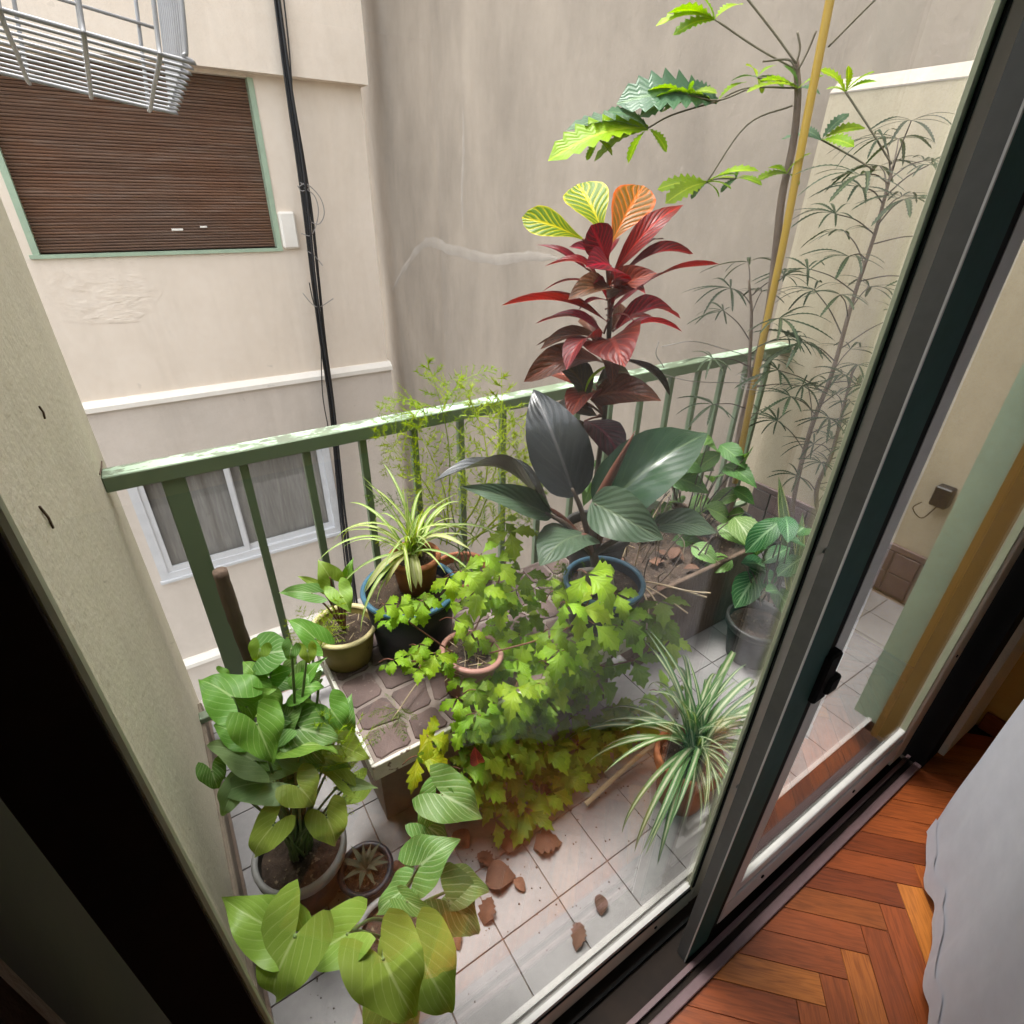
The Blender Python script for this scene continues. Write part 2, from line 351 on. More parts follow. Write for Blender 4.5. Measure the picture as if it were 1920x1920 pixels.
L['arrow_net'] = leafmat('netted_arrowhead_leaf_skin', (.14, .27, .07), (.175, .315, .09), (.47, .59, .34), 5.2, .8, .055, .95, .04, .45, .28, bstr=.14, spots=(55, .60, (.25, .38, .19)))
L['ivy'] = leafmat('grape_ivy_leaf_skin', (.15, .275, .03), (.22, .36, .042), (.25, .38, .065), 4, .6, .05, .45, .03, .42, .32, rnd=.38, hue=.014, spots=(34, .74, (.26, .17, .06)))
L['ivy_young'] = leafmat('young_grape_ivy_leaf_skin', (.29, .47, .055), (.35, .54, .07), (.40, .56, .11), 4, .6, .05, .4, .03, .42, .38, rnd=.12)
L['ivy_yellow'] = leafmat('yellowing_grape_ivy_leaf_skin', (.38, .40, .03), (.22, .34, .04), (.42, .46, .08), 4, .6, .05, .4, .03, .45, .35, rnd=.12, spots=(30, .66, (.45, .28, .04)))
L['crot_y'] = leafmat('yellow_croton_leaf_skin', (.12, .22, .010), (.16, .27, .012), (.72, .62, .02), 8, .35, .10, 1, .06, .35, .45, edge=((.66, .60, .02), .86), rnd=.05, hue=.005)
L['crot_o'] = leafmat('orange_croton_leaf_skin', (.20, .11, .010), (.27, .12, .010), (.80, .20, .012), 9, .3, .09, 1, .06, .35, .45, edge=((.72, .14, .010), .8), rnd=.05, hue=.005, tcol=(1, .8, .3))
L['crot_r'] = leafmat('red_croton_leaf_skin', (.085, .014, .013), (.16, .014, .018), (.46, .018, .026), 9, .35, .09, .9, .06, .34, .3, rnd=.25, hue=.012, tcol=(1, .4, .25))
L['crot_p'] = leafmat('pinkish_croton_leaf_skin', (.20, .035, .035), (.13, .035, .026), (.38, .085, .065), 9, .35, .08, .8, .06, .36, .3, rnd=.2, hue=.012, tcol=(1, .5, .35))
L['crot_b'] = leafmat('bronze_croton_leaf_skin', (.085, .05, .028), (.14, .05, .032), (.26, .10, .06), 9, .35, .08, .7, .06, .36, .25, rnd=.2, hue=.01, spots=(40, .6, (.30, .14, .09)))
L['crot_d'] = leafmat('dark_croton_leaf_skin', (.022, .026, .014), (.035, .022, .018), (.09, .06, .03), 9, .35, .08, .7, .06, .32, .15, rnd=.15)
L['crot_v'] = leafmat('plum_croton_leaf_skin', (.035, .018, .020), (.055, .024, .026), (.17, .04, .05), 9, .35, .08, .7, .06, .34, .15, rnd=.15)
L['phil_d'] = leafmat('dark_philodendron_leaf_skin', (.024, .028, .029), (.034, .038, .038), (.09, .09, .09), 7, .5, .05, .35, .035, .27, .06, rnd=.1, bstr=.16, spec=.5)
L['phil_g'] = leafmat('green_philodendron_leaf_skin', (.026, .060, .034), (.036, .078, .042), (.10, .16, .085), 7, .5, .05, .4, .035, .27, .08, rnd=.1, bstr=.16, spec=.5)
L['phil_u'] = leafmat('grey_green_philodendron_leaf_skin', (.055, .092, .058), (.075, .115, .072), (.12, .165, .10), 7, .5, .05, .4, .04, .4, .12, rnd=.1, bstr=.4)
L['spear'] = leafmat('rolled_red_leaf_skin', (.12, .035, .028), (.085, .03, .024), (.16, .06, .045), 7, .5, .05, .3, .03, .35, .1)
L['strip_l'] = leafmat('pale_spider_blade_skin', (.25, .40, .08), (.33, .46, .13), (.60, .62, .36), 2, 0, .01, 0, .22, .42, .32, rnd=.14)
L['strip_y'] = leafmat('cream_spider_blade_skin', (.52, .54, .25), (.46, .48, .20), (.60, .60, .34), 2, 0, .01, 0, .2, .45, .3, rnd=.1)
L['strip_g'] = leafmat('striped_spider_blade_skin', (.085, .19, .065), (.12, .235, .085), (.56, .60, .42), 2, 0, .01, 0, .24, .4, .25, rnd=.15)
L['aral_y'] = leafmat('bright_aralia_leaf_skin', (.22, .38, .025), (.29, .46, .032), (.48, .62, .08), 9, .45, .06, .4, .07, .4, .38, rnd=.2)
L['aral_b'] = leafmat('blue_green_aralia_leaf_skin', (.075, .15, .085), (.10, .19, .10), (.20, .30, .16), 9, .45, .06, .4, .07, .35, .3, rnd=.2)
L['aral_d'] = leafmat('dark_aralia_leaf_skin', (.030, .046, .026), (.048, .068, .036), (.085, .11, .055), 9, .45, .06, .4, .12, .4, .18, rnd=.3)
L['shrub'] = leafmat('veined_shrub_leaf_skin', (.075, .165, .045), (.11, .22, .06), (.20, .33, .12), 8, .4, .06, .7, .05, .4, .3, rnd=.2)
L['fit'] = leafmat('silver_veined_leaf_skin', (.024, .095, .030), (.034, .125, .038), (.22, .37, .20), 9, .45, .07, .9, .06, .35, .2, rnd=.12)
L['fern'] = leafmat('asparagus_needle_skin', (.30, .42, .04), (.38, .50, .06), (.38, .50, .06), 1, 0, .01, 0, .01, .5, .4, rnd=.2, bstr=0)
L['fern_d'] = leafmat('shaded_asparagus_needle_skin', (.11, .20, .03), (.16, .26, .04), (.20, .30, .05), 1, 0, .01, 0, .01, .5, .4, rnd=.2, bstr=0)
L['sans'] = leafmat('banded_sword_leaf_skin', (.09, .15, .06), (.06, .11, .045), (.3, .36, .17), 2, 0, .01, 0, .05, .4, .1, edge=((.42, .44, .2), .75))
L['cact'] = leafmat('grey_succulent_skin', (.16, .19, .13), (.12, .155, .11), (.22, .25, .18), 2, 0, .01, 0, .05, .5, .1)
M['stem_g'] = surf('green_stem', (.12, .19, .05), (.09, .15, .04), 12, .5, 60, .2, .002)
M['stem_r'] = surf('reddish_stem', (.15, .055, .035), (.11, .045, .03), 12, .5, 60, .2, .002)
M['stem_d'] = surf('dark_stem', (.055, .042, .032), (.085, .062, .045), 12, .7, 60, .4, .002)
M['stem_o'] = surf('olive_stem', (.12, .10, .06), (.09, .075, .045), 12, .6, 60, .3, .002)
# ================================================================== SETTING
XL, XR, YO = -.205, 2.94, 1.74      # balcony side walls and railing line
# balcony floor: grout bed with one object per tile
floor = tag(MB().box(XL + .004, XR - .004, .43, 1.84, -.16, -.006).build('balcony_floor', M['grout']), kind='structure')
tl = .1927
x00, y00 = onz(943, 1761, 0).x, onz(943, 1761, 0).y
tile_me = {}
for i in range(-4, 15):
    for j in range(-1, 8):
        x0, y0 = x00 + i * tl, y00 + j * tl; x1, y1 = x0 + tl, y0 + tl
        x0, x1 = max(x0, XL + .006), min(x1, XR - .03); y0, y1 = max(y0, .435), min(y1, 1.82)
        if x1 - x0 < .03 or y1 - y0 < .02: continue
        key = (round(x1 - x0, 3), round(y1 - y0, 3))
        if key not in tile_me:
            tile_me[key] = mesh_of('tile', *(lambda b: (b.v, b.f))(MB().cbox(.0016, key[0] - .0016, .0016, key[1] - .0016, -.008, 0, .0012)), M['tile'])
        put('tile', tile_me[key], floor, (x0, y0, random.uniform(-.0006, .0006)), world=False)
curb = tag(MB().box(XL + .004, XR - .004, 1.842, 1.93, -.16, .02).build('balcony_edge', M['concrete']), kind='structure')
tag(MB().box(-12, 12, -4, 14, -7.2, -7.0).build('courtyard_ground', M['mud']), kind='structure')

# facing building --------------------------------------------------
YF = 7.4
fb = empty('facing_building', (1, YF, -7), 'cream rendered building across the courtyard with brown shutter and white window', 'building')
sx0, sx1, sz0, sz1 = -.72, 1.60, 1.20, 2.77          # shutter opening
wx0, wx1, wz0, wz1 = -.68, 1.74, -2.72, -1.24          # lower window opening
b = MB(); XE = 2.745
b.box(-9, sx0, YF, YF + .5, -.30, 3.0); b.box(sx1, XE, YF, YF + .5, -.30, 3.0); b.box(sx0, sx1, YF, YF + .5, -.30, sz0); b.box(sx0, sx1, YF, YF + .5, sz1, 3.0)
b.build('wall', M['cream'], fb)
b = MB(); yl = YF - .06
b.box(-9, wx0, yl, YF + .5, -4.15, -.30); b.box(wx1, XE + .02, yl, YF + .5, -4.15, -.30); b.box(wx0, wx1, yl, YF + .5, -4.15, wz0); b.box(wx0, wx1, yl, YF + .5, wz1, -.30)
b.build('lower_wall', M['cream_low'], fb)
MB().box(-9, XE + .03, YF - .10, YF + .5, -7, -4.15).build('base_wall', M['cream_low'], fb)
MB().box(-9, XE + .035, YF - .16, YF + .4, 2.80, 6.2).build('upper_wall', M['cream'], fb)
def ledge(z, y, h, d, xe, name='ledge'):
    bb = MB(); n = 0
    xs = [-9, xe]
    vs_ = []
    for x in xs: vs_ += [(x, y + .1, z - h), (x, y - d, z - h), (x, y - d, z - .5 * h), (x, y - d * .35, z), (x, y + .1, z)]
    bb.v = vs_; bb.f = [(i, (i + 1) % 5, 5 + (i + 1) % 5, 5 + i) for i in range(5)] + [(4, 3, 2, 1, 0), (5, 6, 7, 8, 9)]
    return bb.build(name, M['cream_edge'], fb)
ledge(-.27, YF, .105, .10, XE + .028); ledge(-4.10, YF - .06, .12, .10, XE + .05)
# roller shutter: real slats, too fine to pick apart
sh = MB(); 
sh.box(sx0 + .04, sx1 - .04, YF + .115, YF + .13, sz0 + .001, sz1).build('shutter_backing', M['shutter'], fb)
sl_ = MB(); nz_ = 58
for i in range(nz_):
    z = sz0 + .003 + i * (sz1 - sz0 - .003) / nz_; h = (sz1 - sz0 - .003) / nz_
    jy = random.uniform(-.006, .006)
    sl_.v += [(x, YF + .10 + jy + dy, z + dz) for x in (sx0 + .045, sx1 - .045) for dy, dz in ((.02, 0), (0, h * .12), (-.004, h * .5), (0, h * .86), (.02, h * .96))]
    n = i * 10; sl_.f += [(n + k, n + k + 1, n + k + 6, n + k + 5) for k in range(4)]
tag(sl_.build('shutter_slats', M['shutter'], fb), 'weathered brown wooden roller shutter slats', kind='stuff')
bx = MB(); bx.cbox(.52, .63, YF + .085, YF + .097, 1.385, 1.405, .002); bx.build('broken_slat_piece', M['cream_edge'], fb)
bx = MB(); bx.cbox(.80, .87, YF + .085, YF + .097, 1.41, 1.428, .002); bx.build('broken_slat_piece', M['cream_edge'], fb)
fr = MB(); fr.box(sx0, sx0 + .055, YF - .012, YF + .14, sz0, sz1); fr.box(sx1 - .055, sx1, YF - .012, YF + .14, sz0, sz1); fr.box(sx0 - .03, sx1, YF - .03, YF + .14, sz0 - .035, sz0)
fr.build('shutter_frame', M['mint'], fb)
MB().cbox(1.61, 1.79, YF - .07, YF + .02, 1.19, 1.57, .02).build('strap_box', M['cream_edge'], fb)
# lower window
wf = MB(); y0 = yl - .015; y1 = yl + .05
wf.box(wx0, wx0 + .10, y0, y1, wz0, wz1); wf.box(wx1 - .10, wx1, y0, y1, wz0, wz1); wf.box(wx0 + .1, wx1 - .1, y0, y1, wz1 - .05, wz1); wf.box(wx0 + .1, wx1 - .1, y0, y1, wz0, wz0 + .09)
win = wf.build('window_frame', M['alu'], fb)
def pane(xa, xb, yy):
    s = MB(); w = .065; a, c = wz0 + .09, wz1 - .05
    s.box(xa, xa + w, yy, yy + .03, a, c); s.box(xb - w, xb, yy, yy + .03, a, c); s.box(xa + w, xb - w, yy, yy + .03, a, a + .08); s.box(xa + w, xb - w, yy, yy + .03, c - .05, c)
    s.build('sash', M['alu'], win)
    MB().box(xa + w, xb - w, yy + .012, yy + .018, a + .08, c - .05).build('pane', M['glass'], win)
pane(wx0 + .1, .44, yl + .0); pane(.39, wx1 - .1, yl + .035)
cv = MB(); n = 60; 
for i in range(n + 1):
    x = wx0 + .1 + (wx1 - wx0 - .2) * i / n; y = yl + .11 + .035 * mnoise.fractal(Vector((x * 5, 0, 2)), .5, 2, 3)
    cv.v += [(x, y, wz0 + .05), (x, y, wz1)]
cv.f = [(2 * i, 2 * i + 2, 2 * i + 3, 2 * i + 1) for i in range(n)]
cv.build('net_curtain', M['netting'], win, True)
MB().box(wx0 - .02, wx1 + .02, yl - .045, yl + .02, wz0 - .04, wz0 - .002).build('window_sill', M['alu'], win)
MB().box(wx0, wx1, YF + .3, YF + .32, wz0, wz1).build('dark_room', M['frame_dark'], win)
# flaking render patch under the shutter
def rough_patch(c, w, h, y, mat, parent, amp=.02, n=26, seed=1):
    rg = random.Random(seed); bb = MB(); ph = [rg.uniform(0, 6) for _ in range(8)]
    for j in range(n + 1):
        for i in range(n + 1):
            u, v = i / n * 2 - 1, j / n * 2 - 1; r = max(abs(u), abs(v))
            e = max(0, 1 - r ** 4) * (1 if r < .97 else 0)
            q_ = Vector((u * w * 3.2, v * h * 4.2, seed)); z = max(0, mnoise.fractal(q_ * 1.6, .6, 2.1, 6) * 1.3 + .35 - .25 * r) ; z = min(z, .55) + .5 * abs(mnoise.fractal(q_ * 7, .5, 2., 3))
            bb.v.append((c[0] + u * w / 2 * (1 + .12 * math.sin(v * 4 + ph[3])), y - .002 - max(0, amp * z * e), c[1] + v * h / 2 * (1 + .15 * math.sin(u * 3 + ph[4])) + .0))
    bb.f = [(j * (n + 1) + i, j * (n + 1) + i + 1, (j + 1) * (n + 1) + i + 1, (j + 1) * (n + 1) + i) for j in range(n) for i in range(n)]
    bb.build('flaking_patch', mat, parent, True)
pc = ony(195, 548, YF); rough_patch((pc.x, pc.z), .95, .5, YF, M['cream'], fb, .0065, 64)
pc = ony(150, 600, YF); rough_patch((pc.x + .3, pc.z), .5, .12, YF, M['cream'], fb, .007, 40, 4)

# party wall and its render repairs --------------------------------
pw = empty('party_wall', (3.0, 5, -7), 'tall bare grey cement wall closing the courtyard on the right', 'wall')
XP = 3.0
MB().box(XP, XP + .4, -.5, 12, -7, 6.2).build('render', M['grey'], pw)
def patch(pix, wpx, seed=0, thick=.0008):
    rg = random.Random(seed); P = [onx(x, y, XP) for x, y in pix]; P = curve(P, 8); bb = MB(); m = len(P)
    for i, p in enumerate(P):
        t = (P[min(i + 1, m - 1)] - P[max(i - 1, 0)]).normalized(); nrm = Vector((0, -t.z, t.y))
        k = math.sin(math.pi * (i + .4) / m) ** .5; w = (wpx[0] if isinstance(wpx, tuple) else wpx) * k
        a, b_ = w * (.6 + .5 * rg.random()), w * (.6 + .5 * rg.random())
        for q, dx in ((p + nrm * a * 1.1, 0.002), (p + nrm * a * .7, -thick), (p - nrm * b_ * .7, -thick), (p - nrm * b_ * 1.1, .002)): bb.v.append((XP + dx, q.y, q.z))
    bb.f = [(4 * i + k, 4 * i + k + 1, 4 * i + k + 5, 4 * i + k + 4) for i in range(m - 1) for k in range(3)]
    bb.build('filler_patch', M['patch'], pw, True)
patch([(868, 205), (869, 290), (866, 360), (868, 430)], .035, 1)
patch([(735, 545), (760, 500), (800, 455), (850, 470), (920, 485), (1000, 480), (1045, 485)], .07, 2)
# right-hand balcony side wall
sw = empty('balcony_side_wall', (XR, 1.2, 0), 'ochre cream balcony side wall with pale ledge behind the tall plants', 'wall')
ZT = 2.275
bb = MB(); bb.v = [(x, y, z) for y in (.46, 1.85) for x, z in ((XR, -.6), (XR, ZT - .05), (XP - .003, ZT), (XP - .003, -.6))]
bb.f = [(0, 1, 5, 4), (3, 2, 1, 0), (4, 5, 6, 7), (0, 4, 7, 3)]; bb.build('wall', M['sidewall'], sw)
bb = MB(); bb.v = [(x, y, z) for y in (.46, 1.852) for x, z in ((XR - .002, ZT - .058), (XR - .002, ZT - .052), (XP - .003, ZT + .004), (XP - .003, ZT - .02))]
bb.f = [(0, 1, 5, 4), (1, 2, 6, 5), (4, 5, 6, 7), (0, 3, 2, 1)]; bb.build('ledge', M['patch'], sw)
# brown tile skirting: one object per tile
dm = MB().cbox(-.012, 0, .003, .117, .003, .117, .002); dme = mesh_of('wall_tile', dm.v, dm.f, M['dado'])
MB().box(XR - .008, XR - .0005, .46, 1.70, .0, .275).build('mortar', M['mortar'], sw)
for j in range(10):
    for k in range(2): put('wall_tile', dme, sw, (XR - .0085, 1.695 - (j + 1) * .12, .01 + k * .12), world=False)
for o in [o for o in COL.objects if o.name.startswith('wall_tile')]: o.matrix_parent_inverse = Matrix.Translation(sw.location).inverted()
MB().cbox(XR - .02, XR - .001, .46, 1.70, .252, .285, .003).build('tile_cap', M['dado'], sw)
# left pillar wall
pl = empty('balcony_pillar', (XL - .15, 1.2, 0), 'olive cream rendered wall on the left holding the railing end', 'wall')
b = MB().cbox(XL - .3, XL, .46, 1.925, -.6, 2.29, .012); b.build('wall', M['pillar'], pl)
b = MB().cbox(XL - .003, XL + .014, .46, 1.835, .0, .10, .004); b.build('skirting', M['bench_side'], pl)
for (x, y), (x2, y2) in (((72, 762), (83, 785)), ((72, 950), (98, 990)), ((190, 865), (186, 890))):
    a, c = onx(x, y, XL), onx(x2, y2, XL); MB().tube([a + Vector((.001, 0, 0)), a.lerp(c, .5) + Vector((.003, 0, 0)), c + Vector((.001, 0, 0))], .002, 5).build('scratch', M['bark'], pl)
# own building above and beside the doors
ob = empty('own_building', (1, .3, 0), 'own building wall around the sliding doors', 'building')
b = MB(); b.box(-6, -.30, .20, .455, -.2, 2.75); b.box(2.10, 6, .20, .455, -.2, 2.75); b.box(-.30, 2.10, .20, .455, 2.42, 2.75); b.build('wall', M['pillar'], ob)
# room
room = tag(MB().box(-2.6, 2.6, -3.2, .24, -.2, -.014).build('room_floor', M['frame_dark']), kind='structure')
w_, l_ = .0735, .294
pm = MB().cbox(.0006, w_ - .0006, .0006, l_ - .0006, -.012, 0, .0009); pme = mesh_of('parquet_block', pm.v, pm.f, M['parquet'])
s2 = math.sqrt(.5); zig = .022
for i in range(-45, 60):
    for j in range(-3, 5):
        for kind in (0, 1):
            u, v = (i * w_ + j * l_, i * w_ - j * l_)
            if kind: u -= w_
            # u axis = (1,-1)/sqrt2, v axis = (1,1)/sqrt2
            x, y = (u + v) * s2, (v - u) * s2
            y += zig + l_ * s2; x += 1.339 - (0.238 - zig)
            cx, cy_ = (x + (l_ if not kind else w_) * s2 * .5 + (w_ if not kind else l_) * s2 * .5, y)
            if not (.0 < cx < 2.36 and -.9 < cy_ < .27): continue
            o = put('parquet_block', pme, room, None, world=False); o.location = (x, y, random.uniform(-.0008, 0))
            # mesh long axis is local Y, width is local X
            if kind: o.rotation_euler.z = R(-45)
            else:
                o.rotation_euler.z = R(-135); o.location = Vector((x, y, o.location.z)) + Vector((s2, s2, 0)) * w_
MB().box(2.39, 2.6, -3.2, .2, -.014, 2.6).build('room_wall_right', M['ochre'])['kind'] = 'structure'
b = MB(); b.box(-2.6, -2.4, -3.2, -2.3, -.014, 2.6); b.box(-2.6, -2.4, -.7, .2, -.014, 2.6); b.box(-2.6, -2.4, -2.3, -.7, -.014, .95); b.box(-2.6, -2.4, -2.3, -.7, 2.25, 2.6)   # unseen window opening, added to let daylight onto the inside surfaces
b.build('room_wall_left', M['ochre'])['kind'] = 'structure'
MB().box(-2.6, 2.6, -3.4, -3.2, -.014, 2.6).build('room_wall_back', M['ochre'])['kind'] = 'structure'
MB().box(-2.6, 2.6, -3.4, .455, 2.6, 2.7).build('ceiling', M['ceiling'])['kind'] = 'structure'
MB().cbox(2.375, 2.3895, -2, .19, -.012, .075, .003).build('skirting_board', M['parquet'])['kind'] = 'structure'

# railing ----------------------------------------------------------
rl = empty('balcony_railing', (1.3, YO, 0), 'green painted steel balcony railing with flaking pale handrail', 'railing')
MB().cbox(XL, XR + .002, YO - .035, YO + .035, 1.068, 1.115, .003).build('handrail', M['rail'], rl)
MB().cbox(XL, XR, YO - .02, YO + .02, .10, .125, .003).build('bottom_rail', M['rail'], rl)
bm_ = MB().cbox(-.0125, .0125, -.012, .012, .12, 1.07, .002); bme = mesh_of('baluster', bm_.v, bm_.f, M['rail'])
for i in range(15):
    o = put('baluster', bme, rl, (.146 + i * .1905, YO, 0), world=False); o.location -= rl.location; o.location.z = 0
bm_ = MB().cbox(-.031, .031, -.02, .02, .02, 1.07, .003); o = put('post', mesh_of('post', bm_.v, bm_.f, M['rail']), rl, (-.045 - 1.3, 0, 0), world=False)
# wire ties wound on the rail
for k, pix in enumerate([[(1240, 650), (1300, 640), (1360, 655), (1420, 672)], [(1238, 700), (1300, 715), (1400, 718)], [(1235, 640), (1230, 665), (1245, 690), (1236, 705)]]):
    MB().tube(curve([ony(x, y, YO - .06 + .02 * k) for x, y in pix], 6), .0022, 5).build('tie_wire', M['wire'], rl)

# sliding doors -----------------------------------------------------
dl = empty('sliding_door_panel', (.42, .4, 0), 'closed glass sliding door panel with beige frame in front of the plants', 'door', 'sliding door panels')
YD0, YD1 = .375, .395
MB().cbox(-.165, -.094, YD0, YD1 - .004, .02, 2.38, .003).build('stile', M['panel_edge'], dl)
b = MB().cbox(-.166, -.0985, YD0 - .003, YD0 + .004, .02, 2.38, .001); b.build('stile_face', M['frame_dark'], dl)
MB().cbox(.895, .966, YD0, YD1, .02, 2.38, .003).build('stile', M['panel_beige'], dl)
MB().box(.876, .8955, YD0 + .004, YD0 + .010, .11, 2.34).build('glazing_bead', M['panel_edge'], dl)
MB().box(.888, .8965, YD0 + .0005, YD0 + .0035, .11, 2.34).build('gasket', M['gasket'], dl)
MB().cbox(-.097, .895, YD0, YD1, .015, .105, .003).build('bottom_rail', M['panel_beige'], dl)
MB().box(-.097, .88, YD0 + .003, YD1 - .004, .105, .128).build('glazing_bead', M['panel_grey'], dl)
MB().box(-.097, .88, YD0 - .001, YD0 + .0025, .105, .110).build('gasket', M['gasket'], dl)
MB().cbox(-.097, .895, YD0, YD1, 2.30, 2.38, .003).build('top_rail', M['panel_beige'], dl)
MB().box(-.097, .884, .3865, .3895, .115, 2.31).build('pane', M['glass'], dl)
for z in (.55, 1.25): MB().tube([(.93, YD0 - .004, z), (.93, YD0 + .01, z)], .006, 10).build('screw', M['panel_grey'], dl)
for x in (.35, .75): MB().tube([(x, YD0 - .003, .06), (x, YD0 + .01, .06)], .005, 10).build('screw', M['gasket'], dl)
dr = empty('sliding_door_panel', (1.4, .31, 0), 'sliding door panel with dark green stile nearest the parquet', 'door', 'sliding door panels')
YR0, YR1 = .285, .315
MB().cbox(.783, .873, YR0, YR1, .0, 2.38, .003).build('stile', M['panel_green'], dr)
MB().box(.7805, .783, YR0 + .002, YR1 - .002, .004, 2.375).build('stile_side', M['stile_grey'], dr)
MB().box(.7802, .7842, YR0 - .0008, YR0 + .0018, .004, 2.375).build('edge_trim', M['panel_grey'], dr)
MB().box(.873, .90, YR0 + .004, YR1 - .006, .06, 2.34).build('gasket', M['gasket'], dr)
MB().box(.90, .942, YR0 + .003, YR0 + .012, .06, 2.34).build('glazing_bead', M['panel_grey'], dr)
MB().cbox(1.86, 1.95, YR0, YR1, .02, 2.38, .003).build('stile', M['panel_beige'], dr)
MB().box(1.845, 1.86, YR0 + .008, YR1 - .004, .2, 2.34).build('glazing_bead', M['panel_edge'], dr)
MB().cbox(.90, 1.86, YR0 + .0005, YR1, .065, .165, .003).build('bottom_rail', M['panel_grey'], dr)
MB().cbox(.942, 1.86, YR0 + .006, YR1 - .006, .167, .215, .003).build('glazing_bead', M['panel_grey'], dr)
MB().box(.88, 1.95, YR0 + .012, YR1 - .012, .0, .064).build('brush_seal', M['gasket'], dr)
MB().cbox(.90, 1.86, YR0 + .0005, YR1, 2.30, 2.38, .003).build('top_rail', M['panel_grey'], dr)
MB().box(.935, 1.852, .300, .303, .2, 2.31).build('pane', M['glass'], dr)
for x in (1.07, 1.55): MB().tube([(x, YR0 - .003, .13), (x, YR0 + .01, .13)], .006, 10).build('screw', M['gasket'], dr)
MB().tube([(1.9, YR0 - .003, .55), (1.9, YR0 + .01, .55)], .005, 10).build('screw', M['gasket'], dr)
lk = MB().cbox(.865, .905, YR0 - .012, YR0 + .01, .98, 1.10, .004); lk.cbox(.885, .92, YR0 - .02, YR0 + .005, 1.0, 1.04, .004); lk.build('lock', M['gasket'], dr)
# outer frame
df = empty('door_frame', (.9, .35, 0), 'dark frame and tracks holding the sliding doors', 'door frame')
b = MB(); b.box(-.30, -.20, .24, .46, 0, 2.42); b.build('jamb', M['frame_dark'], df)
MB().box(-.2, -.185, .30, .31, 0, 2.42).build('jamb_strip', M['bark'], df)
b = MB(); b.box(1.97, 2.10, .22, .40, 0, 2.42); b.build('jamb', M['gasket'], df)
MB().box(1.958, 1.969, .318, .40, 0, 2.42).build('ochre_reflection_strip', M['ochre_reflection'], df)  # painted strip standing in for the ochre room wall mirrored in the pane
MB().box(2.03, 2.10, .402, .50, 0, 2.42).build('jamb', M['mint'], df)
MB().box(-.2, 1.97, .24, .46, 2.385, 2.42).build('head', M['frame_dark'], df)
MB().box(-.2, 1.97, .222, .43, -.012, .004).build('sill', M['frame_dark'], df)
MB().box(-.2, 1.97, .262, .274, .005, .022).build('track', M['frame_plum'], df)
MB().cbox(-.2, 1.97, .222, .245, .005, .016, .002).build('track', M['frame_plum'], df)
MB().box(-.2, 1.97, .345, .352, .005, .022).build('track', M['gasket'], df)
MB().box(-.2, 2.03, .43, .445, -.012, .01).build('sill_edge', M['panel_grey'], df)
# dark drape on the left of the doors
dc = MB(); n = 40
for i in range(n + 1):
    x = -.75 + .53 * i / n; y = .16 + .02 * math.sin(i * .9) + .008 * math.sin(i * 2.3)
    dc.v += [(x, y, .01), (x, y, 2.5)]
dc.f = [(2 * i, 2 * i + 2, 2 * i + 3, 2 * i + 1) for i in range(n)]
o = dc.build('dark_curtain', M['frame_dark'], None, True); tag(o, 'black drape hanging left of the glass doors', 'curtain')
o.modifiers.new('thick', 'SOLIDIFY').thickness = .004
# white sheet hanging at the right
A, B_ = Vector((1.69, .085)), Vector((.58, -.40)); n = 110; sh = MB(); rows = 26
rg = random.Random(3)
for j in range(rows + 1):
    for i in range(n + 1):
        t = i / n; p = A.lerp(B_, t); nrm = Vector((-.40, .915))
        s = j / rows
        fold = .009 * math.sin(t * 17 + .6) * (1 - .45 * s) + .003 * math.sin(t * 51 + 1) * (1 - .8 * s)
        hem = .045 + .014 * math.sin(t * 31 + .5) + .008 * math.sin(t * 74)
        z = hem + (2.45 - hem) * s ** 1.6
        sh.v.append((p.x + nrm.x * fold, p.y + nrm.y * fold + .004 * mnoise.fractal(Vector((t * 9, z * 2.2, 3)), .6, 2, 4), z))
sh.f = [(j * (n + 1) + i, j * (n + 1) + i + 1, (j + 1) * (n + 1) + i + 1, (j + 1) * (n + 1) + i) for j in range(rows) for i in range(n)]
hm = MB(); k_ = 3
for j in (0, k_):
    for i in range(n + 1): x, y, z = sh.v[j * (n + 1) + i]; hm.v.append((x - .0045 * .4, y + .0045 * .915, z - .001))
hm.f = [(i, i + 1, n + 2 + i, n + 1 + i) for i in range(n)]
o = sh.build('white_sheet', M['sheet'], None, True); tag(o, 'plain white cotton sheet hanging over the parquet floor', 'sheet'); o.modifiers.new('thick', 'SOLIDIFY').thickness = .003; h_ = hm.build('hem', M['sheet'], o, True)

# tiled bench --------------------------------------------------------
bx0, bx1, by0, by1, bz = .20, 1.25, .945, 1.49, .48
bn = empty('tiled_bench', (.8, 1.2, 0), 'low masonry bench topped with brown clay slabs and chipped white edging', 'bench')
MB().box(bx0 + .012, bx1 - .012, by0 + .012, by1, bz - .05, bz - .006).build('slab', M['mortar'], bn)
b = MB(); b.cbox(bx0, bx1, by0, by0 + .011, bz - .055, bz + .004, .002); b.build('edge_trim', M['bench_edge'], bn)
b = MB(); b.cbox(bx0, bx0 + .011, by0 + .012, by1, bz - .055, bz + .004, .002); b.build('edge_trim', M['bench_edge'], bn)
MB().box(bx0 + .05, bx1 - .05, by0 + .14, by0 + .20, 0.001, bz - .052).build('front_wall', M['bench_side'], bn)
MB().box(bx0 + .05, bx0 + .12, by0 + .201, by1 - .02, 0.001, bz - .052).build('side_wall', M['bench_side'], bn)
rg = random.Random(11)
ny, nx = 5, 9; dy = (by1 - by0 - .02) / ny; dx = (bx1 - bx0 - .03) / nx
gp = [[(bx0 + .016 + i * dx + (rg.uniform(-.022, .022) if 0 < i < nx else 0), by0 + .016 + j * dy + (rg.uniform(-.016, .016) if 0 < j < ny else 0)) for i in range(nx + 1)] for j in range(ny + 1)]
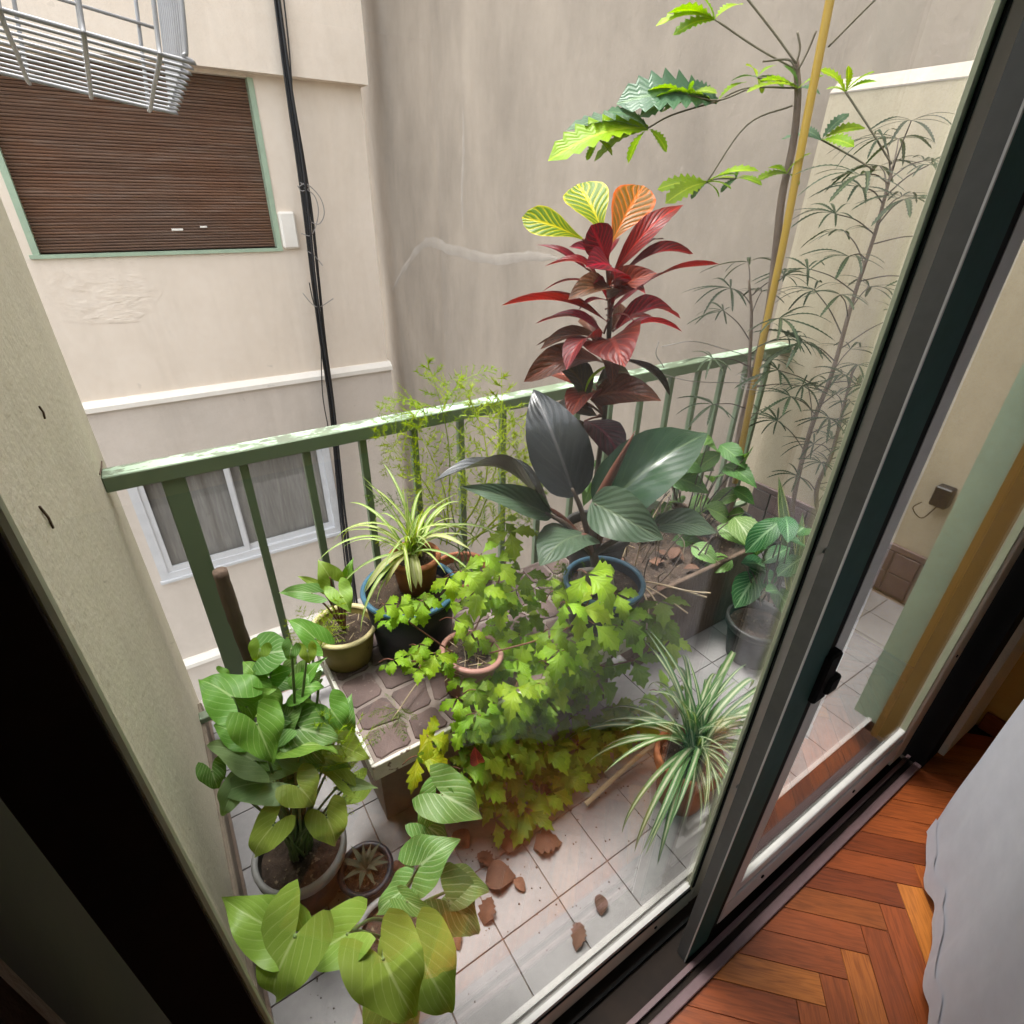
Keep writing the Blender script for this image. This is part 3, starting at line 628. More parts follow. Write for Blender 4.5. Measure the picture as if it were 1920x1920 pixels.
for j in range(ny):
    for i in range(nx):
        q = [gp[j][i], gp[j][i + 1], gp[j + 1][i + 1], gp[j + 1][i]]; cx = sum(p[0] for p in q) / 4; cy2 = sum(p[1] for p in q) / 4
        q2 = []
        for k in range(4):
            p = q[k]; pn = q[(k + 1) % 4]
            for f_ in (.12, .5, .88):
                qx, qy = p[0] + (pn[0] - p[0]) * f_, p[1] + (pn[1] - p[1]) * f_; d_ = math.hypot(qx - cx, qy - cy2)
                g = 1 - (.0055 + rg.uniform(0, .004)) / d_; q2.append((cx + (qx - cx) * g, cy2 + (qy - cy2) * g))
        zt = bz + rg.uniform(-.003, .001); m_ = len(q2)
        bb = MB(); bb.v = [(x, y, zt - .012) for x, y in q2] + [(x, y, zt - .002) for x, y in q2] + [(cx + (x - cx) * .96, cy2 + (y - cy2) * .96, zt) for x, y in q2]
        bb.f = [(k, (k + 1) % m_, m_ + (k + 1) % m_, m_ + k) for k in range(m_)] + [(m_ + k, m_ + (k + 1) % m_, 2 * m_ + (k + 1) % m_, 2 * m_ + k) for k in range(m_)] + [tuple(range(2 * m_, 3 * m_))]
        bb.build('slab_tile', M['slate'], bn)

# cables on the facing building ---------------------------------------
cb = empty('cable_bundle', (1.95, YF - .1, -4), 'thick black cable bundle running down the facing building', 'cable')
def fpath(pix, y): return [ony(px, py, y) for px, py in pix]
main = [(513, -40), (540, 160), (560, 290), (575, 400), (588, 520), (603, 640), (622, 770), (640, 950), (655, 1080), (668, 1200)]
for k, (dx_, r_) in enumerate(((0, .023), (7, .017), (-4, .011), (4, .014))):
    MB().tube(curve([ony(x + dx_ * (1.0 - .35 * math.sin(i * 1.1 + k)), y, YF - .22 - .02 * k) for i, (x, y) in enumerate(main)], 6), r_, 7).build('cable', M['black'], cb, True)
MB().tube(curve(fpath([(530, -20), (541, 80), (548, 170)], YF - .22), 6), .008, 5).build('cable', M['black'], cb)
MB().tube(curve(fpath([(580, 530), (586, 560), (600, 610), (602, 660), (605, 740), (615, 800)], YF - .2), 6), .007, 5).build('cable', M['black'], cb)
for k, pix in enumerate([[(560, 350), (575, 345), (600, 370), (608, 400), (598, 420), (580, 415)], [(570, 352), (590, 368), (597, 400), (585, 440), (565, 438)], [(562, 342), (580, 352), (566, 358), (558, 348)], [(568, 550), (585, 570), (600, 575), (625, 560)], [(575, 470), (590, 480), (605, 498)]]):
    MB().tube(curve(fpath(pix, YF - .27), 6), .0055, 5).build('loose_wire', M['wire'], cb)
# socket box on the side wall, seen through the right-hand pane
sk = empty('socket_box', onx(1770, 930, XR - .02), 'small black electrical box with loose leads on the side wall', 'socket')
c = onx(1770, 930, XR - .02)
MB().cbox(XR - .06, XR - .001, c.y - .035, c.y + .035, c.z - .05, c.z + .05, .006).build('box', M['black'], sk)
MB().tube(curve([c + Vector((-.03, .0, -.05)), c + Vector((-.05, .03, -.12)), c + Vector((-.05, .08, -.09)), c + Vector((-.04, .06, -.05))], 8), .003, 5).build('lead', M['black'], sk)
# wire basket overhead at the left -------------------------------------
wb = empty('wire_basket', (-.2, 1.0, 2.0), 'grey coated wire drying rack hanging overhead at the left', 'rack')
Ab, Bb = depth(352, 116, 1.02), depth(309, 208, 1.30)
d1 = (ROT @ Vector((2500 - 960, 960 - 720, -F))).normalized()
side = (Bb - Ab); side -= d1 * side.dot(d1); upv = d1.cross(side).normalized()
if upv.z < 0: upv = -upv
def wire(pts, r): MB().tube(pts, r, 7).build('wire', M['coated'], wb, True)
nW = 12
for k in range(nW):
    s = k / (nW - 1); p = Ab + side * s
    r_ = .0042 if k in (0, nW - 1) else .003
    wire(curve([p - d1 * 1.0, p - d1 * .5, p - d1 * .03, p - d1 * .006 + upv * .008, p + upv * .04, p + upv * .25, p + upv * .5], 5), r_)
for k, off in enumerate((.045, .155, .262, .37, .50, .66)):
    q = Ab - d1 * off - upv * .006
    wire(curve([q + upv * .45 - side * .02, q + upv * .05 - side * .02, q - side * .005, q + side * .5, q + side, q + side * 1.02 + upv * .05, q + side * 1.02 + upv * .42], 5), .0042)
for h in (.16, .30): wire([Bb + upv * h - d1 * 1.0, Bb + upv * h], .0035)
wire([Ab + upv * .34 - d1 * 1.0, Ab + upv * .34], .004)
# ================================================================== PLANTS: shared leaf shapes
def interp(pts, t):
    for (a, va), (b_, vb) in zip(pts, pts[1:]):
        if t <= b_: return va + (vb - va) * (t - a) / max(b_ - a, 1e-9)
    return pts[-1][1]
def blade_pts(outer, inner=None, nt_=14, nx=3, arch=.1, fold=.12, wave=.0, wf=5., rows=None, twist=0., tipdrop=0., ph=0., curl=0.):
    t0 = outer[0][0]; ts = rows or [t0 + (1 - t0) * i / nt_ for i in range(nt_ + 1)]
    v, f, uv = [], [], []
    for s in (-1, 1):
        base = len(v)
        for t in ts:
            o_ = interp(outer, t); i_ = interp(inner, t) if inner and t < 0 else 0.
            for j in range(nx + 1):
                x = i_ + (o_ - i_) * j / nx
                k = x / max(o_, 1e-4)
                z = (arch * math.sin(math.pi * t) if t > 0 else arch * math.pi * t * .8) - tipdrop * max(t, 0) ** 2.5 + fold * x - curl * x * k + wave * math.sin(wf * t + s * 1.3 + ph) * k * .5
                a = twist * t; X = s * x
                v.append((X * math.cos(a) - z * math.sin(a) * .3, t, z + X * math.sin(a))); uv.append((.5 + .5 * s * k, t))
        w = nx + 1
        for i in range(len(ts) - 1):
            for j in range(nx):
                q = (base + i * w + j, base + i * w + j + 1, base + (i + 1) * w + j + 1, base + (i + 1) * w + j)
                f.append(q if s > 0 else q[::-1])
    return v, f, uv
def leaf_mesh(name, mat, outer, **kw):
    v, f, uv = blade_pts(outer, **kw); me = mesh_of(name, v, f, mat, True, uv)
    bm = bmesh.new(); bm.from_mesh(me); bmesh.ops.remove_doubles(bm, verts=bm.verts, dist=1e-5); bm.to_mesh(me); bm.free(); return me
def add_xf(dst, src, m):
    n = len(dst[0]); dst[0].extend(tuple(m @ Vector(p)) for p in src[0]); dst[1].extend(tuple(n + i for i in q) for q in src[1]); dst[2].extend(src[2])
ARROW_O = [(-.50, .27), (-.45, .325), (-.34, .385), (-.18, .41), (0, .40), (.15, .375), (.35, .30), (.55, .205), (.75, .115), (.9, .045), (1, 0)]
ARROW_I = [(-.50, .27), (-.44, .18), (-.30, .09), (-.12, .03), (0, .0)]
ELL = [(0, 0), (.06, .05), (.15, .13), (.3, .215), (.5, .25), (.7, .215), (.85, .14), (.95, .06), (1, 0)]
OBOV = [(0, .01), (.1, .03), (.25, .11), (.45, .23), (.65, .30), (.8, .28), (.92, .17), (.98, .07), (1, 0)]
LANCE = [(0, .005), (.08, .03), (.2, .07), (.4, .115), (.6, .12), (.8, .085), (.93, .035), (1, 0)]
PHIL = [(-.08, .06), (-.05, .13), (.02, .20), (.15, .255), (.35, .27), (.55, .235), (.75, .16), (.9, .07), (.97, .025), (1, 0)]
OVATE = [(0, .02), (.06, .14), (.15, .235), (.3, .285), (.45, .275), (.6, .22), (.75, .15), (.9, .06), (1, 0)]
def toothed(pts, n, depth_):
    out = []
    for i in range(2 * n + 1):
        t = i / (2 * n); w = interp(pts, t); out.append((t, w * (1 - (depth_ if i % 2 else 0))))
    return out
VAR = {}
def variants(key, mats, outer, n=3, **kw):
    rg = random.Random(hash(key) % 1000 if False else len(VAR) + 5)
    VAR[key] = []
    for m_ in range(n):
        k2 = dict(kw); k2['arch'] = kw.get('arch', .1) * rg.uniform(.6, 1.5); k2['fold'] = kw.get('fold', .1) * rg.uniform(.5, 1.6); k2['wave'] = kw.get('wave', .0) * rg.uniform(.6, 1.6); k2['ph'] = rg.uniform(0, 6); k2['twist'] = rg.uniform(-1, 1) * kw.get('twist', .15)
        VAR[key].append(leaf_mesh('leaf', mats, outer, **k2))
variants('arrow', L['arrow'], ARROW_O, n=6, inner=ARROW_I, nt_=20, nx=5, arch=.13, fold=.24, wave=.09, wf=8, twist=.3)
variants('crot', L['crot_r'], ELL, n=6, arch=.16, fold=.34, wave=.05, twist=.5, nt_=14, nx=3)
variants('crotw', L['crot_y'], OBOV, arch=.08, fold=.22, wave=.03, nt_=16, nx=4)
variants('crotn', L['crot_r'], LANCE, n=6, arch=.15, fold=.4, wave=.03, twist=.6, nt_=14, nx=2)
variants('phil', L['phil_d'], PHIL, arch=.13, fold=.25, wave=.06, wf=9, nt_=22, nx=5)
variants('ovate', L['shrub'], toothed(OVATE, 11, .10), rows=[i / 22 for i in range(23)], arch=.10, fold=.2, wave=.05, nx=3)
variants('ell', L['fit'], ELL, arch=.12, fold=.2, wave=.05, nx=3)
# grape ivy: three toothed leaflets on one stalk
IVY = [(0, .008), (.10, .05), (.20, .12), (.30, .21), (.38, .295), (.41, .30), (.44, .19), (.52, .235), (.60, .285), (.63, .28), (.66, .165), (.74, .175), (.80, .18), (.83, .095), (.91, .05), (1, 0)]
def ivy_mesh(mat, rg):
    d = ([], [], []); rows = [p[0] for p in IVY]
    for a, s in ((0, 1.0), (72 + rg.uniform(-8, 8), .78), (-72 + rg.uniform(-8, 8), .78)):
        src = blade_pts(IVY, rows=rows, nx=2, arch=rg.uniform(.08, .2), fold=rg.uniform(-.05, .2), wave=.06, wf=8, ph=rg.uniform(0, 6), tipdrop=rg.uniform(.1, .35))
        m = Matrix.Rotation(R(a), 4, 'Z') @ Matrix.Rotation(R(rg.uniform(-22, 4)), 4, 'X') @ Matrix.Scale(s * .92, 4) @ Matrix.Translation((0, .06, 0))
        add_xf(d, src, m)
    return mesh_of('leaf', d[0], d[1], mat, True, d[2])
VAR['ivy'] = [ivy_mesh(L['ivy'], random.Random(20 + k)) for k in range(6)]
# false aralia leaves
AJ = [(0, .008)] + sum([[(t, .009 + .015 * math.sin(math.pi * min(t * 1.05, 1)) + .004), (t + .028, .020 + .027 * math.sin(math.pi * min(t * 1.05, 1)))] for t in [.1 + .085 * i for i in range(10)]], []) + [(1, 0)]
AM = [(0, .012), (.08, .025), (.16, .085), (.19, .05), (.28, .135), (.31, .08), (.40, .17), (.435, .10), (.53, .19), (.565, .115), (.66, .185), (.69, .12), (.78, .165), (.81, .11), (.88, .125), (.93, .07), (1, 0)]
def aralia_mesh(mat, prof, nl, rg, spread=150, drop=.3, smin=.55, tilt=12):
    d = ([], [], [])
    for i in range(nl):
        a = -spread + 2 * spread * (i + .5) / nl + rg.uniform(-8, 8); s = (1 - (1 - smin) * abs(a) / spread) * rg.uniform(.85, 1.08)
        src = blade_pts(prof, rows=[p[0] for p in prof], nx=1, arch=rg.uniform(.04, .14), fold=.25, tipdrop=drop * rg.uniform(.5, 1.4), twist=rg.uniform(-.3, .3))
        add_xf(d, src, Matrix.Rotation(R(a), 4, 'Z') @ Matrix.Rotation(R(rg.uniform(-tilt, 8)), 4, 'X') @ Matrix.Scale(s, 4))
    return mesh_of('leaf', d[0], d[1], mat, True, d[2])
VAR['aj'] = [aralia_mesh(L['aral_d'], AJ, 7 + k % 4, random.Random(40 + k), 120, .10, .6) for k in range(7)]
VAR['am'] = [aralia_mesh(L['aral_y'], AM, 7, random.Random(60 + k), 125, .2, .6) for k in range(4)]
VAR['amid'] = [leaf_mesh('leaflet', L['aral_y'], AM, rows=[p[0] for p in AM], nx=2, arch=.08, fold=.25, tipdrop=.05, wave=.04) for k in range(2)]
# spider blades
def strap(mat, a0, bend, w, rg, n=16):
    v, f, uv = [], [], []; y = z = 0; ds = 1 / n; side = rg.uniform(-.25, .25)
    for i in range(n + 1):
        s = i / n; th = R(a0 - bend * s ** 1.15); hw = w * (.55 + .45 * math.sin(math.pi * min(s * 1.6 + .15, .5 if s < .3 else .5))) * (1 - s ** 3.2) + .0006
        x = side * s * s * .5
        for k, (u, dz) in enumerate(((-1, .35), (0, 0), (1, .35))):
            v.append((x + u * hw, y - math.sin(th) * dz * hw, z + math.cos(th) * dz * hw)); uv.append((.5 + .5 * u, s))
        y += math.cos(th) * ds; z += math.sin(th) * ds
    f = [(3 * i + k, 3 * i + k + 1, 3 * i + k + 4, 3 * i + k + 3) for i in range(n) for k in (0, 1)]
    return mesh_of('blade', v, f, mat, True, uv)
rg = random.Random(5)
VAR['strapg'] = [strap(L['strip_g'], a, b_, .021, rg) for a, b_ in ((84, 60), (74, 90), (66, 125), (52, 120), (40, 115), (28, 105), (60, 150), (45, 140))]
VAR['strapl'] = [strap(L['strip_l'], a, b_, .020, rg) for a, b_ in ((86, 40), (76, 70), (66, 100), (52, 100), (40, 110), (26, 90), (62, 140))]
# asparagus plumes
def plume(mat, rg, nb=30, spread=.24, dens=11, stiff=.12):
    v, f, uv = [], [], []
    def tri(p, d, l, w):
        n = d.cross(Vector((rg.uniform(-1, 1), rg.uniform(-1, 1), rg.uniform(-1, 1)))); n = n.normalized() * w if n.length > 1e-6 else Vector((w, 0, 0))
        k = len(v); v.extend([tuple(p - n), tuple(p + n), tuple(p + d * l)]); uv.extend([(0, 0), (1, 0), (.5, 1)]); f.append((k, k + 1, k + 2))
    def main(t): return Vector((.03 * math.sin(3 * t), t, stiff * math.sin(math.pi * t)))
    pts = [main(i / 14) for i in range(15)]; mb = MB().tube(pts, [.0055 * (1 - .75 * i / 14) for i in range(15)], 4); n0 = len(v); v.extend(mb.v); uv.extend([(.5, .5)] * len(mb.v)); f.extend(tuple(n0 + i for i in q) for q in mb.f)
    for b_ in range(nb):
        t = .16 + .82 * b_ / nb; p = main(t); s = 1 if b_ % 2 else -1
        l = spread * (math.sin(math.pi * min(.25 + t * .8, 1)) ** .8) * rg.uniform(.6, 1.15) + .03
        d = Vector((s * rg.uniform(.5, 1), rg.uniform(.35, .9), rg.uniform(-.45, .35))).normalized()
        e = p + d * l + Vector((0, 0, -.04 * l / .2))
        k = len(v); w = Vector((0, 0, .003)); v.extend([tuple(p - w), tuple(p + w), tuple(e)]); uv.extend([(.5, .5)] * 3); f.append((k, k + 1, k + 2))
        for q in range(dens):
            a = .08 + .92 * q / dens; c = p.lerp(e, a)
            for _ in range(3):
                nd = (d * .7 + Vector((rg.uniform(-1, 1), rg.uniform(-1, 1), rg.uniform(-1, 1)))).normalized(); tri(c, nd, rg.uniform(.026, .05), .0034)
    return mesh_of('frond', v, f, mat, False, uv)
VAR['fern'] = [plume(L['fern'], random.Random(80 + k), 20, .26, 9, .22) for k in range(4)]
VAR['fernd'] = [plume(L['fern_d'], random.Random(90 + k), 22, .2, 9) for k in range(3)]

# ------------------------------------------------------------------ placing
RG = random.Random(99)
def frame(B, T, face, roll=0.):
    y = (T - B); ln = y.length; y = y / ln; n = face - y * face.dot(y)
    if n.length < 1e-4: n = y.orthogonal()
    n.normalize(); n = Quaternion(y, R(roll)) @ n
    x = y.cross(n); return Matrix((x, y, n)).transposed(), ln
def leaf(plant, key, B, T, face=None, sx=1., mat=None, name='leaf', roll=0., idx=None, sz=1.):
    B, T = Vector(B), Vector(T)
    if face is None:
        tocam = (CAM - B).normalized(); face = tocam * .6 + Vector((0, 0, .7))
    me = VAR[key][RG.randrange(len(VAR[key])) if idx is None else idx % len(VAR[key])]
    rot, ln = frame(B, T, Vector(face), roll)
    o = bpy.data.objects.new(name, me); link(o, plant)
    o.matrix_parent_inverse = pmat(plant).inverted()
    o.matrix_local = Matrix.Translation(B) @ rot.to_4x4() @ Matrix.Diagonal((ln * sx, ln, ln * sz, 1))
    o.matrix_parent_inverse = Matrix.Identity(4)
    o.matrix_basis = pmat(plant).inverted() @ (Matrix.Translation(B) @ rot.to_4x4() @ Matrix.Diagonal((ln * sx, ln, ln * sz, 1)))
    if mat is not None: o.material_slots[0].link = 'OBJECT'; o.material_slots[0].material = mat
    return o
def stalk(plant, pts, r, mat, name='petiole', n=6): 
    P = curve(pts, 6); m = len(P); r0, r1 = r if isinstance(r, tuple) else (r, r)
    return MB().tube(P, [r0 + (r1 - r0) * i / (m - 1) for i in range(m)], 6).build(name, mat, plant, True)
def pot(plant, c, r1, r0, h, mat, rim=None, fill=.85, rimh=.03, soil=True, tilt=None, name='pot'):
    c = Vector(c); th = .006
    prof = [(0.001, .002), (r0, 0), (r0 + (r1 - r0) * .5, h * .5), (r1, h - .002), (r1 - th * .5, h), (r1 - th, h - .002), (r0 + (r1 - r0) * fill - th, h * fill - .02)]
    p = MB().lathe(c, prof, 36, tilt).build(name, mat, plant, True)
    if rim is not None:
        rp = [(r1 + .0005, h - rimh), (r1 + .007, h - rimh), (r1 + .009, h - .004), (r1 + .005, h + .003), (r1 - th, h + .002), (r1 - th - .002, h - .006)]
        MB().lathe(c, rp, 36, tilt).build('rim', rim, p, True)
    if soil:
        rs = r0 + (r1 - r0) * fill - th; mb = MB(); q = tilt or Matrix.Identity(3); rg_ = random.Random(int(abs(c.x) * 1000))
        mb.v = [tuple(c + q @ Vector((0, 0, h * fill + .01)))]
        for a in range(1, 8):
            for k in range(28): mb.v.append(tuple(c + q @ Vector((rs * a / 7 * math.cos(k / 28 * 6.2832), rs * a / 7 * math.sin(k / 28 * 6.2832), h * fill + (rg_.uniform(-.007, .009) if a < 7 else -.004)))))
        mb.f = [(0, 1 + k, 1 + (k + 1) % 28) for k in range(28)] + [(1 + (a - 1) * 28 + k, 1 + a * 28 + k, 1 + a * 28 + (k + 1) % 28, 1 + (a - 1) * 28 + (k + 1) % 28) for a in range(1, 7) for k in range(28)]
        mb.build('soil', M['soil'], p, True)
    return p
UP = Vector((0, 0, 1))
def tocam(P): return (CAM - Vector(P)).normalized()

# ------------------------------------------------------------------ croton
cxy = onz(1108, 1035, .62); cr = empty('croton_plant', (cxy.x, cxy.y, .48), 'tall croton with red, orange and yellow veined leaves', 'potted plant')
pot(cr, (cxy.x + .05, cxy.y + .03, .481), .125, .09, .22, M['dark_pot'], M['dark_pot'])
def S(px, py, c, off=0.): return nearv(px, py, (c.x, c.y), off)
stemp = [Vector((cxy.x, cxy.y, .64))] + [S(x, y, cxy) for x, y in ((1118, 900), (1133, 780), (1138, 690), (1143, 600), (1142, 540), (1138, 480), (1140, 450))]
stalk(cr, stemp, (.011, .006), M['stem_d'], 'stem')
CR = [ # base px, tip px, shape, skin, width, roll, push at tip
 ((1092, 448), (978, 408), 'crotw', 'crot_y', .95, 0, -.02), ((1132, 440), (1083, 345), 'crotw', 'crot_y', 1.25, 0, .06), ((1143, 462), (1207, 348), 'crotw', 'crot_o', 1.05, 10, .03),
 ((1138, 500), (1108, 422), 'crotw', 'crot_r', 1.35, 0, -.10), ((1150, 512), (1282, 384), 'crotn', 'crot_r', 1.15, 0, -.02), ((1098, 502), (1005, 459), 'crotn', 'crot_r', .9, 0, 0),
 ((1125, 525), (1022, 499), 'crot', 'crot_r', .65, 0, -.06), ((1152, 538), (1098, 500), 'crot', 'crot_r', 1.7, 0, -.14), ((1160, 520), (1300, 476), 'crotn', 'crot_r', .75, 0, .05),
 ((1150, 566), (1232, 512), 'crot', 'crot_p', 1.15, -15, -.12), ((1150, 578), (1348, 495), 'crotn', 'crot_p', .55, 0, -.03), ((1115, 535), (1016, 547), 'crotn', 'crot_r', .7, 0, -.04),
 ((1142, 560), (1065, 562), 'crot', 'crot_b', 1.0, 0, -.14), ((1138, 603), (940, 573), 'crotn', 'crot_p', .6, 0, -.10), ((1132, 626), (1004, 607), 'crot', 'crot_r', .5, 0, -.03),
 ((1150, 622), (1276, 598), 'crot', 'crot_r', .55, 0, .06), ((1160, 632), (1279, 622), 'crot', 'crot_r', .75, 0, -.08), ((1147, 620), (1186, 592), 'crot', 'crot_b', .8, 0, .10),
 ((1132, 642), (1013, 655), 'crot', 'crot_b', .75, 0, -.03), ((1128, 640), (1062, 694), 'crot', 'crot_p', 1.0, 15, -.12), ((1140, 642), (1172, 688), 'crot', 'crot_p', 2.0, 0, -.16),
 ((1140, 684), (982, 716), 'crot', 'crot_b', .75, 0, -.04), ((1098, 756), (1035, 672), 'crot', 'crot_d', 1.5, 0, -.08), ((1094, 752), (1147, 682), 'crotn', 'ivy_young', .8, 0, -.13),
 ((1108, 748), (1240, 752), 'crot', 'crot_b', 1.15, 0, -.12), ((1112, 748), (1070, 782), 'crot', 'crot_p', 1.3, 0, -.14), ((1160, 672), (1256, 742), 'crotn', 'crot_d', .7, 0, .04),
 ((1095, 790), (1168, 868), 'crot', 'crot_v', 1.25, 0, -.10), ((1120, 780), (1030, 765), 'crot', 'crot_d', .9, 0, .05), ((1112, 730), (1010, 705), 'crot', 'crot_p', .8, 0, .06), ((1120, 660), (1085, 600), 'crot', 'crot_b', .6, 0, .09),
 ((1118, 720), (1180, 700), 'crot', 'crot_d', 1.1, 0, .05), ((1118, 820), (1060, 800), 'crot', 'crot_d', .9, 0, .06)]
for k, (bp, tp, sh_, sk_, w, rl_, off) in enumerate(CR):
    B = S(bp[0], bp[1], cxy, off * .25); T = tipD(B, tp[0], tp[1], off)
    f_ = tocam(B) * (1.0 if w >= .9 else .35) + UP * .75
    leaf(cr, sh_, B, T, f_, w * .9, L[sk_], roll=rl_ + RG.uniform(-15, 15))
    nd = min(stemp, key=lambda p: abs(p.z - (B.z - .03)))
    if (nd - B).length > .02: stalk(cr, [nd, nd.lerp(B, .6) + Vector((0, 0, .004)), B], .0035, M['stem_r'])

for k in range(13):
    y = RG.uniform(470, 700); B = S(1140 + RG.uniform(-6, 8), y, cxy); a = RG.uniform(0, 6.28); l = RG.uniform(.10, .22)
    T = B + Vector((math.cos(a), math.sin(a) + .25, RG.uniform(-.25, .45))).normalized() * l
    leaf(cr, RG.choice(['crot', 'crotn']), B.lerp(T, .15), T, UP + tocam(B) * .3, RG.uniform(.6, .9), L[RG.choice(['crot_r', 'crot_p', 'crot_v', 'crot_b' if y > 600 else 'crot_r'])], roll=RG.uniform(-20, 20)); stalk(cr, [B, B.lerp(T, .16)], .0025, M['stem_r'])
# ------------------------------------------------------------------ dark philodendron
pxy = onz(1128, 1095, .68); ph = empty('philodendron_plant', (pxy.x, pxy.y, .48), 'dark glossy philodendron with large paddle leaves in a blue rimmed pot', 'potted plant')
pot(ph, (pxy.x + .01, pxy.y, .481), .128, .10, .215, M['blue_pot'], M['blue_rim'], rimh=.015)
hub = S(1112, 1030, pxy)
PH = [((1072, 915), (1000, 730), 'phil_d', 1.05, (.9, .3), 0, .02), ((1020, 948), (812, 905), 'phil_d', .95, (.15, 1.), 18, -.05), ((1022, 962), (866, 912), 'phil_u', .55, (.9, .3), 0, -.10),
      ((1136, 948), (1327, 812), 'phil_g', 1.0, (.8, .6), 0, .02), ((1118, 945), (1244, 1012), 'phil_u', 1.25, (.8, .5), 20, -.10), ((1092, 1003), (1012, 1062), 'phil_u', 1.7, (.9, .5), 25, -.12),
      ((1236, 985), (1345, 1000), 'phil_u', .9, (.5, .8), 0, .05), ((1150, 980), (1236, 940), 'phil_g', .9, (.5, .8), 0, .10)]
for k, (bp, tp, sk_, w, (fc, fu), rl_, off) in enumerate(PH):
    B = S(bp[0], bp[1], pxy, off * .4); T = tipD(B, tp[0], tp[1], off)
    leaf(ph, 'phil', B, T, tocam(B) * fc + UP * fu, w, L[sk_], roll=rl_, sz=1.9 if k == 1 else 1.)
    stalk(ph, [hub + Vector((0, 0, -.02)), hub.lerp(B, .55) + Vector((0, 0, .015)), B], (.011, .006), M['stem_r'] if k % 2 else M['stem_d'])
sp0, sp1 = S(1112, 955, pxy), S(1191, 808, pxy, -.03)
MB().tube([sp0.lerp(sp1, t) for t in (0, .2, .5, .8, 1)], [.009, .016, .013, .006, .001], 8).build('rolled_leaf', M['stem_r'], ph, True)
stalk(ph, [Vector((pxy.x, pxy.y, .66)), hub, sp0], (.018, .010), M['stem_d'], 'stem')

# ------------------------------------------------------------------ arrowhead plants
def arrow_plant(name, label, c, rows, potargs, hubz, lean=None, wk=1.32):
    p = empty(name, (c.x, c.y, 0), label, 'potted plant'); potargs(p)
    for (bp, tp, sk_, w, off, rl_) in rows:
        B = S(bp[0], bp[1], lean or c, off); T = tipD(B, tp[0], tp[1], .015)
        T = B + (T - B) * 1.0; leaf(p, 'arrow', B, T, tocam(B) * .75 + UP * .75, w * wk, L[sk_], roll=rl_ + RG.uniform(-14, 14))
        h = Vector((c.x + RG.uniform(-.03, .03), c.y + RG.uniform(-.03, .03), hubz))
        stalk(p, [h, h.lerp(B, .5) + Vector((0, 0, .03)), B.lerp(T, -.02)], (.0045, .003), M['stem_g'])
    return p
sc = onz(565, 1600, .22); sc = Vector((sc.x, sc.y + .03, 0))
SA = [((434, 1306), (371, 1274), 'arrow', 1.25, -.02, 0), ((455, 1301), (519, 1292), 'arrow', .7, .0, 30), ((482, 1358), (513, 1432), 'arrow', 1.05, -.10, 0), ((503, 1224), (562, 1222), 'arrow_net', 1.35, .06, 0),
      ((565, 1366), (640, 1388), 'arrow_net', 1.1, -.03, 0), ((560, 1398), (634, 1412), 'arrow', .85, -.06, -20), ((475, 1425), (387, 1398), 'arrow_grey', .75, -.02, 0), ((512, 1465), (413, 1492), 'arrow_grey', .75, -.07, 0),
      ((560, 1475), (588, 1512), 'arrow_pale', 1.5, -.12, 0), ((613, 1533), (629, 1586), 'arrow_pale', 1.15, -.14, 0), ((512, 1548), (478, 1607), 'arrow_pale', .85, -.14, 0), ((642, 1462), (572, 1428), 'arrow_pale', .5, -.06, 20),
      ((560, 1292), (608, 1288), 'arrow', 1.3, .03, 0), ((508, 1268), (552, 1254), 'arrow', 1.2, .05, 20), ((573, 1272), (614, 1232), 'arrow', .6, .05, 0), ((642, 1356), (660, 1300), 'arrow_net', .9, .02, 0),
      ((640, 1398), (694, 1424), 'arrow_pale', .9, -.03, 0), ((538, 1345), (574, 1312), 'arrow_net', 1.1, .0, 0), ((590, 1196), (538, 1162), 'arrow', .7, .1, 0), ((478, 1264), (455, 1240), 'arrow', 1.0, .10, 0), ((590, 1345), (560, 1320), 'arrow', 1.2, .03, 0),
      ((620, 1330), (650, 1370), 'arrow', 1.2, .0, 0), ((600, 1420), (660, 1440), 'arrow', .9, -.02, 10), ((450, 1380), (400, 1360), 'arrow', .9, .04, 0), ((655, 1470), (710, 1478), 'arrow_grey', .45, -.06, 0), ((440, 1480), (420, 1530), 'arrow_grey', .7, -.02, 0)]
arrow_plant('arrowhead_plant', 'bushy green arrowhead plant in a grey pot beside the left wall', sc, SA, lambda p: pot(p, (sc.x, sc.y, .002), .118, .085, .20, M['dark_pot'], M['grey_pot'], rimh=.03), .2)
st = [S(x, y, sc, .20) for x, y in ((412, 1070), (428, 1120), (452, 1190), (490, 1285), (520, 1390))]
stk = MB().tube(curve(st, 5), [.0165 + .0035 * mnoise.noise(Vector((i * .71, 3, 1))) + (.002 if i in (6, 13) else 0) for i in range(21)], 9).build('wooden_stake', M['bark'], None, True); tag(stk, 'dark rough wooden stake rising out of the arrowhead leaves', 'stake')
ap = [o for o in COL.objects if o.name == 'arrowhead_plant'][0]
for k in range(26):
    x, y = RG.gauss(545, 62), RG.uniform(1215, 1500); B = S(x, y, sc, RG.uniform(-.02, .12)); T = tipD(B, x + RG.gauss(10, 30), y + RG.uniform(8, 40), .02)
    leaf(ap, 'arrow', B, T, tocam(B) * .7 + UP * .8, RG.uniform(1.1, 1.45), L[RG.choice(['arrow', 'arrow_net', 'arrow_net', 'arrow_pale'])], roll=RG.uniform(-25, 25)); h = Vector((sc.x + RG.uniform(-.03, .03), sc.y + RG.uniform(-.03, .03), .2)); stalk(ap, [h, h.lerp(B, .5) + Vector((0, 0, .03)), B], (.004, .003), M['stem_g'])
sb = onz(700, 1700, .2); sb = Vector((sb.x + .02, sb.y - .06, 0))
